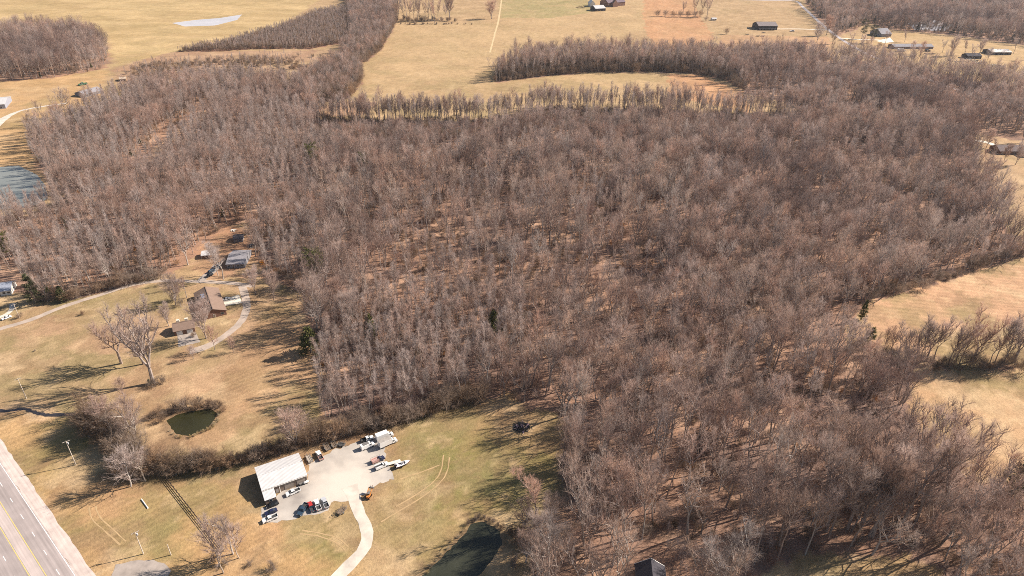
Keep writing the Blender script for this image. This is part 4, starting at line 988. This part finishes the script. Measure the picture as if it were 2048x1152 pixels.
house('white_roofed_barn', 'far barn with a white front slope and grey back', (1191,23), (1211,22), 22, 5, 9, M_ROOFW, M_DARKWALL, 'x', h=0, wins=2, cat='barn')
house('white_cottage', 'far white cottage with one gable beside the white-roofed barn', (1180,14), (1190,14), 20, 6, 11, M_TRIM, M_WHITEWALL, 'y', h=0, wins=2)
house('plum_house', 'large far house with plum-brown double gables', (1216,14), (1250,11), 26, 7, 15, mat('plum_shingles', (.16,.12,.14), .9), M_BRICK, 'x', h=0, wins=4, chimney=False)
q = MB(); hp_ = bpy.data.objects['plum_house']
q.prism([(-6, 0), (6, 0), (6, 7), (0, 13), (-6, 7)], -19, -13.1); q.v = [(v_[0] - 8, v_[1], v_[2]) for v_ in q.v]; q.build('front_gable', M_BRICK, hp_)
house('ranch_house', 'grey-brown hipped ranch house at the sunny wood edge', (1998,309), (2056,309), 15, 3.2, 6.6, mat('taupe_shingles', (.15,.115,.11), .9, .15, .5), M_BRICK, 'x', h=0, wins=4)
q = MB(); hr_ = bpy.data.objects['ranch_house']
q.prism([(-5, 0), (5, 0), (5, 3.2), (0, 6.0), (-5, 3.2)], -14, -7.4); q.v = [(v_[0] + 8, v_[1], v_[2]) for v_ in q.v]; q.build('front_gable', M_BRICK, hr_)
for s in (-1, 1):
    q = MB(); q.add([(8,-14.5,6.1),(8+s*5.5,-14.5,3.0),(8+s*5.5,-3,3.0),(8,-3,6.1),(8,-14.5,6.25),(8+s*5.5,-14.5,3.15),(8+s*5.5,-3,3.15),(8,-3,6.25)], [t if s > 0 else t[::-1] for t in ((0,3,2,1),(4,5,6,7),(0,1,5,4),(1,2,6,5),(2,3,7,6))]); q.build('gable_roof', bpy.data.materials['taupe_shingles'], hr_)
house('woodland_house', 'tan house roof showing among the far bare woods', (1797,17), (1834,16), 22, 4, 9, mat('tan_shingles', (.36,.27,.2), .9), M_BRICK, 'x', h=0, wins=4)
house('white_field_shed', 'tiny white shed by a round bush in the far field', (1424,41), (1433,41), 8, 3, 4.2, M_ROOFW, M_WHITEWALL, 'x', h=0, wins=1, side_win=0, cat='shed')
# dark gable rising at the lower edge of the picture
ap = G(1297, 1119, 6.2)
dg = empty('gable_house', (ap[0] + .4, ap[1] - 7, 0), math.radians(-4), 'near-black gable roof with white bargeboards under the grove trees', 'house')
q = MB(); q.prism([(-5,0),(5,0),(5,2.6),(0,6.1),(-5,2.6)], -7, 7); q.build('wall', M_GREYWALL, dg)
for s, nm in ((-1, 'a'), (1, 'b')):
    q = MB(); q.add([(0,-7.4,6.2),(s*5.5,-7.4,2.3),(s*5.5,7.4,2.3),(0,7.4,6.2),(0,-7.4,6.38),(s*5.5,-7.4,2.48),(s*5.5,7.4,2.48),(0,7.4,6.38)],
        [t if s > 0 else t[::-1] for t in ((0,3,2,1),(4,5,6,7),(0,1,5,4),(1,2,6,5),(2,3,7,6))]); r_o = q.build('roof_slope', M_DARKROOF, dg)
    q = MB(); q.add([(0,7.43,6.05),(s*5.55,7.43,2.15),(s*5.55,7.43,2.55),(0,7.43,6.45),(0,7.6,6.05),(s*5.55,7.6,2.15),(s*5.55,7.6,2.55),(0,7.6,6.45)],
        [(0,1,2,3),(7,6,5,4),(3,2,6,7),(1,0,4,5),(2,1,5,6)]); q.build('bargeboard', M_TRIM, r_o)

# ------------------------------------------------------------------ vehicles
def paintm(name, c, rough=.35): return mat(name, c, rough, .05, .8, spec=.5)
P_WHITE = paintm('white_paint', (.76,.75,.73)); P_BLACK = paintm('black_paint', (.012,.012,.014)); P_NAVY = paintm('navy_paint', (.018,.022,.06))
P_RED = paintm('red_paint', (.42,.035,.03)); P_GREY = paintm('grey_paint', (.19,.195,.21)); P_SLATE = paintm('slate_blue_paint', (.03,.055,.085)); P_ORANGE = paintm('orange_paint', (.55,.2,.04), .5)
P_SILVER = paintm('silver_paint', (.45,.46,.48)); M_TYRE = mat('tyre_rubber', (.02,.02,.02), .9); M_RIM = mat('wheel_rim', (.35,.35,.36), .4, metal=.6)
M_LAMP = mat('headlight_lens', (.7,.7,.68), .15); M_TAIL = mat('tail_light_lens', (.4,.02,.02), .2); M_BED = mat('bed_liner', (.05,.05,.05), .8); M_STEEL = mat('dull_steel', (.2,.19,.18), .6, .2, 1, .3)
M_PINKBOX = mat('faded_red_bed', (.5,.3,.26), .7, .2, .8)

def vehicle(kind, name, label, nose, tail, paint_, cat, bed=None, size=1.0):
    """nose and tail: pixels on the ground below the two ends"""
    a, b = G(*nose), G(*tail); c = (a + b) / 2; ang = math.atan2(a[1] - b[1], a[0] - b[0])
    e = empty(name, (c[0], c[1], .05), ang, label, cat); e.scale = (size,) * 3
    def wheels(xs, yw, r, w=.26):
        for x in xs:
            for s in (-1, 1):
                q = MB(); q.wheel((x, s * yw, r), r, w); wo = q.build('wheel', M_TYRE, e)
                q = MB(); q.wheel((x, s * (yw + .04), r), r * .58, w); q.build('rim', M_RIM, wo)
    def lights(x0, x1, y, z):
        for s in (-1, 1):
            q = MB(); q.box((x0, s * y, z), (.08, .36, .18)); q.build('headlight', M_LAMP, e)
            q = MB(); q.box((x1, s * (y + .06), z + .08), (.08, .2, .34)); q.build('tail_light', M_TAIL, e)
    def greenhouse(x0, x1, x2, x3, w, z0, z1, roofm):
        q = MB(); q.prism([(x0, z0), (x3, z0), (x2, z1), (x1, z1)], -w, w, .16); q.build('window', M_GLASS, e)
        q = MB(); q.prism([(x1 - .03, z1 - .015), (x2 + .03, z1 - .015), (x2 - .05, z1 + .07), (x1 + .05, z1 + .07)], -(w - .14), w - .14, .05); ro = q.build('roof', roofm, e)
        for xx in (x0 * .5 + x1 * .5, (x1 + x2) / 2, x2 * .5 + x3 * .5):
            q = MB()
            for s in (-1, 1): q.box((xx, s * (w - .06), (z0 + z1) / 2), (.09, .07, z1 - z0))
            q.build('pillar', roofm, ro)
    def mirrors(x, y, z):
        for s in (-1, 1): q = MB(); q.box((x, s * (y + .12), z), (.12, .22, .2)); q.build('mirror', paint_, e)
    if kind == 'pickup':
        q = MB(); q.prism([(2.95,.42),(2.98,.8),(2.85,1.06),(1.35,1.16),(-.55,1.16),(-.55,.42)], -.98, .98, .06); q.build('body', paint_, e)
        greenhouse(-.62, -.45, .75, 1.45, .9, 1.14, 1.78, paint_)
        q = MB(); q.box((-1.75,0,.62), (2.36,1.94,.3)); q.box((-1.75,.92,.98), (2.36,.12,.42)); q.box((-1.75,-.92,.98), (2.36,.12,.42)); q.box((-2.9,0,.95), (.1,1.94,.5)); q.box((-.62,0,.98),(.1,1.94,.42)); bo = q.build('bed', bed or paint_, e)
        q = MB(); q.box((-1.75,0,.79), (2.2,1.7,.03)); q.build('bed_floor', M_BED, bo)
        for x in (3.02, -3.0): q = MB(); q.box((x,0,.52), (.14,1.9,.2)); q.build('bumper', M_STEEL, e)
        wheels((1.85,-1.8), .86, .39); lights(2.94, -2.96, .72, .84); mirrors(1.1, .95, 1.25)
    elif kind in ('sedan', 'suv'):
        t = kind == 'suv'; L = 2.4
        q = MB(); q.prism([(L,.36),(L+.04,.62),(L-.15,.84),(1.15,.98),(-1.75 if not t else -L,1.0),(-L-.02,.9),(-L,.36)], -.92, .92, .07); q.build('body', paint_, e)
        if t: greenhouse(-2.36, -2.1, .45, 1.2, .86, .97, 1.68, paint_)
        else: greenhouse(-1.7, -.95, .25, 1.1, .84, .96, 1.42, paint_)
        for x in (L + .03, -L - .03): q = MB(); q.box((x,0,.48), (.12,1.7,.2)); q.build('bumper', paint_, e)
        wheels((1.5,-1.45), .82, .34, .24); lights(L - .02, -L - .0, .66, .7); mirrors(.8, .9, 1.05)
    elif kind == 'van':
        q = MB(); q.prism([(2.9,.4),(2.92,.8),(2.7,1.1),(1.95,1.25),(1.2,2.15),(-2.8,2.2),(-2.9,.4)], -1.0, 1.0, .1); q.build('body', paint_, e)
        q = MB(); q.add([(1.94,-.8,1.3),(1.94,.8,1.3),(1.3,.72,2.08),(1.3,-.72,2.08)], [(0,1,2,3)]); q.v = [(x + .04, y, z + .03) for x, y, z in q.v]; q.build('windshield', M_GLASS, e)
        for s in (-1, 1): q = MB(); q.box((1.05, s * .945, 1.6), (.9, .06, .5)); q.build('window', M_GLASS, e)
        wheels((1.9,-1.75), .88, .37); lights(2.88, -2.9, .72, .85); mirrors(1.6, 1.0, 1.35)
        q = MB(); q.box((-.6,0,2.27), (2.6,1.5,.06)); q.build('roof_rack', M_STEEL, e)
    elif kind == 'box':
        q = MB(); q.box((-1.2,0,2.05), (5.2,2.35,2.4)); bo = q.build('cargo_box', bed or paint_, e)
        q = MB(); q.box((-1.2,0,3.27), (5.1,2.25,.05)); q.build('box_roof', mat('box_roof', (.32,.29,.26), .7, .25, .6) if bed is None else bed, bo)
        q = MB(); q.box((-.2,0,.66), (7.0,1.0,.3)); q.build('chassis', M_BED, e)
        q = MB(); q.prism([(3.75,.45),(3.78,.95),(3.6,1.2),(2.75,1.3),(1.6,1.3),(1.6,.45)], -1.0, 1.0, .08); q.build('hood', paint_, e)
        greenhouse(1.55, 1.6, 2.2, 2.85, .95, 1.28, 2.0, paint_)
        wheels((2.8,-2.3), .92, .42, .3); lights(3.74, -3.8, .75, .9); mirrors(2.5, 1.0, 1.6)
        q = MB(); q.box((3.82,0,.55), (.14,1.9,.22)); q.build('bumper', M_STEEL, e)
    elif kind == 'service':
        q = MB(); q.box((-1.3,0,.95), (3.1,2.1,.75)); q.box((-1.3,.82,1.5), (3.1,.46,.35)); q.box((-1.3,-.82,1.5), (3.1,.46,.35)); bo = q.build('service_bed', bed or paint_, e)
        q = MB(); q.box((-1.3,0,1.35), (2.9,1.16,.05)); q.build('bed_floor', bed if bed else M_BED, bo)
        q = MB()
        for y in (-.98,.98):
            for x in (-2.7,.1): q.tube([(x,y,1.6),(x,y,2.25)], [.04,.04], 5)
            q.tube([(-2.8,y,2.25),(1.9,y,2.25)], [.045,.045], 5)
        q.build('ladder_rack', M_STEEL, bo)
        q = MB(); q.prism([(2.95,.42),(2.98,.85),(2.8,1.12),(1.5,1.2),(.3,1.2),(.3,.42)], -.98, .98, .06); q.build('cab', paint_, e)
        greenhouse(.26, .42, .95, 1.65, .92, 1.18, 1.82, paint_)
        wheels((2.0,-1.7), .88, .4); lights(2.94, -2.9, .72, .85); mirrors(1.3, .95, 1.3)
        for x in (3.02, -2.95): q = MB(); q.box((x,0,.52), (.14,1.9,.2)); q.build('bumper', M_STEEL, e)
    return e

vehicle('pickup', 'pickup_truck', 'white pickup truck parked along the shop front wall', (569,994), (604,979), P_WHITE, 'pickup')
vehicle('suv', 'parked_car', 'black car parked against the shop lean-to', (529,1018), (561,1005), P_BLACK, 'car')
vehicle('sedan', 'parked_car', 'navy car between the black car and a white pickup', (528,1032), (556,1020), P_NAVY, 'car')
vehicle('pickup', 'pickup_truck', 'white pickup truck beside the navy car at the lot corner', (525,1046), (556,1033), P_WHITE, 'pickup')
vehicle('pickup', 'pickup_truck', 'slate-blue pickup truck at the end of the lower row', (600,1031), (612,1012), P_SLATE, 'pickup', size=1.05)
vehicle('pickup', 'pickup_truck', 'red-topped pickup truck beside the slate-blue one', (618,1006), (627,1026), P_RED, 'pickup', bed=P_SLATE, size=.92)
vehicle('pickup', 'pickup_truck', 'white pickup truck in the middle of the lower row', (631,1000), (640,1025), P_WHITE, 'pickup')
vehicle('pickup', 'pickup_truck', 'grey pickup truck at the drive end of the lower row', (645,996), (656,1020), P_SILVER, 'pickup')
vehicle('pickup', 'pickup_truck', 'white-cabbed pickup truck with a red load beside the shop', (634,903), (645,924), P_WHITE, 'pickup', bed=M_PINKBOX)
vehicle('pickup', 'pickup_truck', 'white pickup truck with black bed beside the hedge', (747,876), (721,885), P_WHITE, 'pickup', bed=P_BLACK)
vehicle('van', 'cargo_van', 'long white van parked beside the pickup near the box trucks', (750,888), (720,901), P_WHITE, 'van', size=1.08)
vehicle('box', 'box_truck', 'white-roofed box truck nearest the hedge', (785,870), (754,882), P_WHITE, 'truck', bed=P_WHITE, size=1.05)
vehicle('box', 'box_truck', 'grey-roofed box truck with white cab at the lot edge', (794,881), (758,897), P_WHITE, 'truck', size=1.12)
vehicle('service', 'service_truck', 'navy-cabbed truck with a faded pink bed', (770,916), (742,928), P_NAVY, 'truck', bed=M_PINKBOX)
vehicle('service', 'service_truck', 'white service truck with ladder rack beside the navy-cabbed one', (779,928), (748,941), P_WHITE, 'truck')
vehicle('sedan', 'parked_car', 'silver car parked on the pale concrete pad', (442,603), (462,597), P_SILVER, 'car')
vehicle('suv', 'parked_car', 'dark car nearest the carport on the house drive', (429,541), (418,547), P_SLATE, 'car')
vehicle('suv', 'parked_car', 'dark car parked lower on the grey house drive', (412,556), (426,549), P_BLACK, 'car')
vehicle('pickup', 'pickup_truck', 'dark pickup truck backed up to the white carport', (439,531), (430,537), P_GREY, 'pickup')
vehicle('sedan', 'parked_car', 'white car on the pale drive of the white house', (6,640), (21,634), P_WHITE, 'car')
vehicle('van', 'cargo_van', 'white van parked before the long low house', (1809,103), (1795,103), P_WHITE, 'van', size=2.0)
vehicle('suv', 'parked_car', 'black car at the end of the long low house', (1862,103), (1848,103), P_BLACK, 'car', size=1.8)
vehicle('sedan', 'parked_car', 'white car on the drive beside the dark barn', (1578,63), (1591,63), P_WHITE, 'car', size=1.6)
vehicle('pickup', 'pickup_truck', 'green farm pickup beside the half-white farmhouse', (160,171), (172,169), paintm('green_paint', (.05,.16,.08)), 'pickup', size=1.6)

# ------------------------------------------------------------------ trailers, boat, loader, tank
def placed(name, label, cat, front, back, group=None):
    a, b = G(*front), G(*back); c = (a + b) / 2
    return empty(name, (c[0], c[1], .05), math.atan2(a[1] - b[1], a[0] - b[0]), label, cat, group)
def trailer(e, L, Wd, bedm, rails=True, hoops=False, deck=.7):
    q = MB(); q.box((0, 0, deck), (L, Wd, .12)); q.build('deck', bedm, e)
    for s in (-1, 1):
        q = MB(); q.wheel((-.2, s * (Wd / 2 + .14), .34), .34, .22); wo = q.build('wheel', M_TYRE, e)
        q = MB(); q.wheel((-.2, s * (Wd / 2 + .18), .34), .2, .22); q.build('rim', M_RIM, wo)
        q = MB(); q.box((-.2, s * (Wd / 2 + .14), .76), (.95, .3, .06)); q.build('fender', M_STEEL, e)
    q = MB()
    for s in (-1, 1): q.tube([(L / 2, s * Wd * .32, deck - .1), (L / 2 + 1.2, 0, deck - .15)], [.05, .05], 5)
    q.tube([(L / 2 + 1.2, 0, deck - .15), (L / 2 + 1.5, 0, deck - .15)], [.07, .07], 6); q.tube([(L / 2 + 1.1, .15, .0), (L / 2 + 1.1, .15, deck)], [.04, .04], 5); q.build('drawbar', M_STEEL, e)
    if rails:
        q = MB(); h = .75
        for s in (-1, 1):
            for z in (.3, .75): q.box((0, s * Wd / 2, deck + z), (L, .06, .1))
            for i in range(5): q.box((-L / 2 + L * i / 4, s * Wd / 2, deck + .4), (.07, .07, .8))
        for z in (.3, .75): q.box((-L / 2, 0, deck + z), (.06, Wd, .1)); q.box((L / 2, 0, deck + z), (.06, Wd, .1))
        q.build('side_rail', bedm if hoops else M_STEEL, e)
    if hoops:
        q = MB()
        for i in range(4):
            x = -L / 2 + L * i / 3; q.tube([(x, -Wd / 2, deck), (x, -Wd / 2, 1.9), (x, -Wd * .2, 2.35), (x, Wd * .2, 2.35), (x, Wd / 2, 1.9), (x, Wd / 2, deck)], [.05] * 6, 5)
        q.build('hoop', M_STEEL, e)
    return e
trailer(placed('utility_trailer', 'weathered wooden trailer with bare hoops standing beside the gravel drive', 'trailer', (690,1018), (677,1031)), 3.6, 2.0, M_WOOD, True, True)
trailer(placed('utility_trailer', 'pale flat utility trailer between the shop and a pickup', 'trailer', (614,911), (624,930)), 4.6, 2.0, mat('pale_deck', (.36,.31,.26), .9, .2, 2), True)
trailer(placed('utility_trailer', 'railed wooden trailer first in the row under the hedge', 'trailer', (649,889), (659,905)), 4.2, 2.1, M_WOOD, True)
trailer(placed('utility_trailer', 'short railed trailer second in the row under the hedge', 'trailer', (664,885), (672,899)), 3.4, 1.9, M_WOOD, True)
trailer(placed('utility_trailer', 'dark loaded trailer at the lot end of the hedge row', 'trailer', (690,892), (676,890)), 3.2, 1.8, M_BED, True)
trailer(placed('flatbed_trailer', 'long pale flatbed trailer hitched behind the white service truck', 'trailer', (778,930), (799,924)), 5.6, 1.6, mat('pale_plank', (.66,.6,.5), .8, .1, 1.5), False)
bt = placed('motorboat', 'white motorboat with dark red hull on a trailer in the grass', 'boat', (820,926), (791,937))
hull = MB(); st = [(-3.2,1.1,.75),(-2,1.15,.7),(-.4,1.15,.66),(1.2,1.0,.7),(2.4,.62,.8),(3.2,.12,.95)]; V = []; F = []
for x, w, k in st: V += [(x, -w, 1.45 + (k - .66) * .8), (x, -w * .82, .95), (x, 0, k - .1), (x, w * .82, .95), (x, w, 1.45 + (k - .66) * .8)]
for i in range(len(st) - 1):
    for j in range(4): F.append((i*5+j, i*5+j+1, i*5+j+6, i*5+j+5))
F.append((4,3,2,1,0)); hull.add(V, F); hull.build('hull', paintm('dark_red_hull', (.16,.025,.04)), bt)
q = MB(); V = []; F = []
for x, w, k in st: V += [(x, -w - .03, 1.46 + (k - .66) * .8), (x, -w * .62, 1.5 + (k - .66) * .8), (x, w * .62, 1.5 + (k - .66) * .8), (x, w + .03, 1.46 + (k - .66) * .8)]
for i in range(len(st) - 1):
    for j in ((0, 1, 2) if i >= 3 else (0, 2)): F.append((i*4+j, i*4+j+4, i*4+j+5, i*4+j+1))
q.add(V, [t[::-1] for t in F]); q.build('deck', P_WHITE, bt)
q = MB(); q.box((-1.0,0,1.06), (4.2,1.5,.06)); q.build('cockpit_floor', mat('boat_floor', (.55,.52,.55), .7), bt)
for x, y in ((-.2,.4), (-.2,-.4), (-2.3, 0)):
    q = MB(); q.box((x, y, 1.28), (.5, .5 if y else 1.4, .38)); q.box((x - .22, y, 1.55), (.1, .5 if y else 1.4, .4)); q.build('seat', P_WHITE, bt)
q = MB(); q.add([(.75,-.85,1.5),(.75,.85,1.5),(.45,.75,2.0),(.45,-.75,2.0)], [(0,1,2,3)]); q.build('windshield', M_GLASS, bt)
q = MB(); q.box((-3.35,0,1.2), (.4,.45,1.3)); q.box((-3.45,0,1.85), (.6,.5,.4)); q.build('outboard_motor', P_BLACK, bt)
q = MB(); q.box((-.3,.5,.5), (6.4,.1,.12)); q.box((-.3,-.5,.5), (6.4,.1,.12)); q.build('trailer_frame', M_STEEL, bt)
for s in (-1, 1): q = MB(); q.wheel((-1, s * 1.05, .32), .32, .2); q.build('wheel', M_TYRE, bt)
ld = placed('compact_loader', 'orange loader with raised arms parked at the drive mouth', 'loader', (744,984), (732,1003))
q = MB(); q.box((-.3,0,.9), (2.4,1.1,.7)); q.box((-1.2,0,1.3), (.8,1.0,.5), taper=(.8,.9)); q.build('body', P_ORANGE, ld)
q = MB()
for x in (-.4,.6):
    for s in (-.55,.55): q.tube([(x, s, 1.2), (x, s, 2.2)], [.05, .05], 5)
q.box((.1,0,2.23), (1.3,1.3,.08)); q.build('cab_frame', M_STEEL, ld)
q = MB(); q.box((-.05,0,1.4), (.5,.5,.12)); q.box((-.3,0,1.65), (.1,.5,.5)); q.build('seat', M_BED, ld)
for s in (-1, 1): q = MB(); q.tube([(-1.1, s * .7, 1.5), (.4, s * .72, 2.3), (1.8, s * .72, 2.7), (2.3, s * .72, 2.5)], [.1, .11, .1, .08], 6); q.build('lift_arm', P_ORANGE, ld)
q = MB(); q.prism([(2.2,2.3),(3.1,2.35),(3.15,2.45),(2.35,2.45),(2.3,3.0),(2.2,3.0)], -.95, .95); q.build('bucket', M_STEEL, ld)
q = MB()
for s in (-.4, .4): q.box((3.0, s, 2.9), (.1, .14, 1.3))
q.build('fork', mat('rusty_fork', (.2,.08,.05), .8), ld)
for x, r in ((.8,.42), (-1.1,.55)):
    for s in (-1, 1):
        q = MB(); q.wheel((x, s * .8, r), r, .34); wo = q.build('wheel', M_TYRE, ld)
        q = MB(); q.wheel((x, s * .84, r), r * .5, .34); q.build('rim', P_ORANGE, wo)
tk = placed('fuel_tank', 'white cylindrical tank lying beside the shop corner', 'tank', (617,965), (608,969))
q = MB(); q.tube([(-1.05,0,.85),(-.9,0,.85),(.9,0,.85),(1.05,0,.85)], [.3,.5,.5,.3], 14); q.build('barrel', P_WHITE, tk, smooth=True)
for x in (-.6,.6): q = MB(); q.box((x,0,.25), (.14,.8,.5)); q.build('saddle', M_STEEL, tk)
dp = placed('dog_box', 'dark low crate by the shop wall next to the tank', 'crate', (605,968), (600,971))
q = MB(); q.box((0,0,.45), (1.5,1.0,.9)); q.build('body', M_BED, dp); q = MB(); q.box((0,0,.93), (1.6,1.1,.07)); q.build('lid', M_STEEL, dp)
fl = placed('light_mast', 'short pale post standing out from the shop front wall', 'post', (562,984), (560,985))
q = MB(); q.tube([(0,0,0),(0,0,3.2)], [.14,.1], 8); q.build('post', M_TRIM, fl); q = MB(); q.box((0,0,3.3), (.5,.35,.18)); q.build('lamp_head', M_STEEL, fl)

# ------------------------------------------------------------------ poles, fence, piles
M_POLE = mat('bleached_pole', (.52,.45,.38), .9, .15, 2); M_WIREGREY = mat('insulator', (.35,.34,.33), .5)
def pole(bx, by, ty, label, arm=True, can=False):
    b_ = G(bx, by); h = height_to(b_, ty); e = empty('utility_pole', (b_[0], b_[1], 0), math.radians(40), label, 'utility pole')
    q = MB(); q.tube([(0,0,0),(0,0,h)], [.19,.12], 9); q.build('pole', M_POLE, e)
    if arm:
        q = MB(); q.box((0,.16,h - .5), (2.6,.12,.16)); ao = q.build('crossarm', M_POLE, e)
        for x in (-1.15,-.4,.4,1.15): q = MB(); q.tube([(x,.16,h - .42),(x,.16,h - .18)], [.05,.07], 6); q.build('insulator', M_WIREGREY, ao)
    if can: q = MB(); q.tube([(.42,0,h - 2.0),(.42,0,h - 1.0)], [.27,.27], 10); q.build('transformer', P_SILVER, e)
pole(53, 797, 757, 'bleached utility pole on the lawn near the country lane', True)
pole(152, 930, 882, 'utility pole with a crossarm nearest the highway shoulder', True, True)
pole(287, 1108, 1064, 'utility pole with fittings at the foot of the verge', True, True)
pole(342, 1110, 1089, 'thin short pole beside the bottom asphalt drive', False)
pole(39, 636, 608, 'utility pole between the white house drive and the lane', True)
pole(369, 577, 555, 'short utility pole where the lane passes the yard', True)
lg = placed('white_pipe', 'white pipe lying on the mown verge', 'pipe', (283,999), (296,1017))
q = MB(); a, b_ = G(283,999), G(296,1017); hl = float(np.linalg.norm(a - b_)) / 2
q.tube([(-hl,0,.2),(hl,0,.2)], [.22,.22], 10); q.tube([(-hl-.12,0,.2),(-hl+.1,0,.2)], [.27,.27], 10); q.build('barrel', M_TRIM, lg)

M_FENCE = mat('dark_fence_rail', (.05,.035,.028), .9, .2, 2)
fa, fb = G(332, 957), G(447, 1103); fl_ = fb - fa; fL = float(np.hypot(fl_[0], fl_[1])); fang = math.atan2(fl_[1], fl_[0])
fe = empty('rail_fence', (fa[0], fa[1], 0), fang, 'dark three-rail fence crossing the mown verge from hedge to drive', 'fence')
nP = 20
for i in range(nP): q = MB(); q.box((fL * i / (nP - 1), 0, .8), (.2, .2, 1.6)); q.build('post', M_FENCE, fe)
for z in (.45, .95, 1.45):
    q = MB(); q.box((fL / 2, -.13, z), (fL, .07, .2)); q.build('rail', M_FENCE, fe)

def pile(name, label, cat, px, py, rad, n_, mats, hmax, seed, boards=True):
    c = G(px, py); R = np.random.default_rng(seed); e = empty(name, (c[0], c[1], 0), 0, label, cat)
    groups = {}
    for i in range(n_):
        r = rad * math.sqrt(R.uniform()); a = R.uniform(0, 6.28); z = hmax * (1 - r / rad) * R.uniform(.2, 1) + .15
        d = R.normal(size=3); d[2] *= .5; d /= np.linalg.norm(d); L = R.uniform(.5, 1.8) * rad / 4
        p = np.array([r * math.cos(a), r * math.sin(a), z]); m = mats[R.integers(len(mats))]; q = groups.setdefault(m.name, (MB(), m))[0]
        if R.uniform() < .6: q.tube([p - d * L, p + d * L], [.13, .09], 5)
        else: q.box(p, (R.uniform(.4, 1.3), R.uniform(.3, .9), R.uniform(.1, .5)), R.uniform(0, 3.1))
    for (q, m), nm in zip(groups.values(), ('log', 'board', 'scrap', 'brush', 'rubble')): q.build(nm + '_heap', m, e)
pile('burn_pile', 'dark charred burn pile of brush and scrap at the field head', 'burn pile', 1043, 855, 3.6, 150, [M_DARKWALL, M_BED, M_WOOD, mat('pinkish_scrap', (.45,.3,.33), .7), mat('ash', (.02,.02,.025), .95)], 2.0, 3)
pile('junk_pile', 'scattered dark junk in front of the derelict house', 'junk pile', 1948, 124, 16, 120, [M_DARKWALL, P_GREY, P_NAVY, P_WHITE], 3, 4)
pile('rubble_pile', 'pale heap of rubble in the far yard', 'rubble pile', 1988, 133, 12, 90, [M_CONC, P_GREY, M_WOOD], 3, 5)
pile('brush_heap', 'brown brush heap near the far white cottage', 'brush heap', 1161, 15, 9, 60, [M_WOOD, M_BRUSH], 3, 6)
pile('brush_heap', 'low log heap on the grass before the long house', 'brush heap', 1860, 108, 8, 40, [M_WOOD, M_DARKWALL], 2, 8)
for k_i, (px, py) in enumerate(((1494,70), (1516,73), (1526,73), (1527,66))):
    e = placed('farm_cart', ('small dark farm cart farthest from the dark barn', 'low cart in the middle of the barn yard group', 'pale long cart in the barn yard group', 'dark cart close under the dark barn')[k_i], 'cart', (px - 4, py), (px + 4, py))
    trailer(e, 5.5, 2.6, (M_DARKWALL, M_DARKWALL, M_PINKBOX, P_BLACK)[k_i], True, False, .9)

pile('junk_pile', 'small heap of yard clutter past the pale gable end', 'junk pile', 506, 492, 3.2, 50, [M_CONC, M_WOOD, P_GREY], 1.2, 11)
pile('junk_pile', 'white scraps on the bare yard behind the small shed', 'junk pile', 467, 461, 1.8, 20, [P_WHITE, M_CONC], .8, 12)

# ------------------------------------------------------------------ the air between here and the far fields
hz = MB(); hz.box((100, 2200, 128), (9000, 6000, 262)); hm = bpy.data.materials.new('haze'); hm.use_nodes = True
n = hm.node_tree; n.nodes.remove(n.nodes['Principled BSDF']); pv = n.nodes.new('ShaderNodeVolumePrincipled')
pv.inputs['Color'].default_value = (.82,.86,.95,1); pv.inputs['Density'].default_value = .000035; pv.inputs['Anisotropy'].default_value = .3
n.links.new(pv.outputs[0], n.nodes['Material Output'].inputs['Volume'])
hz.build('haze', hm, label='thin winter haze over the far fields', kind='stuff')
SC.cycles.volume_bounces = 0
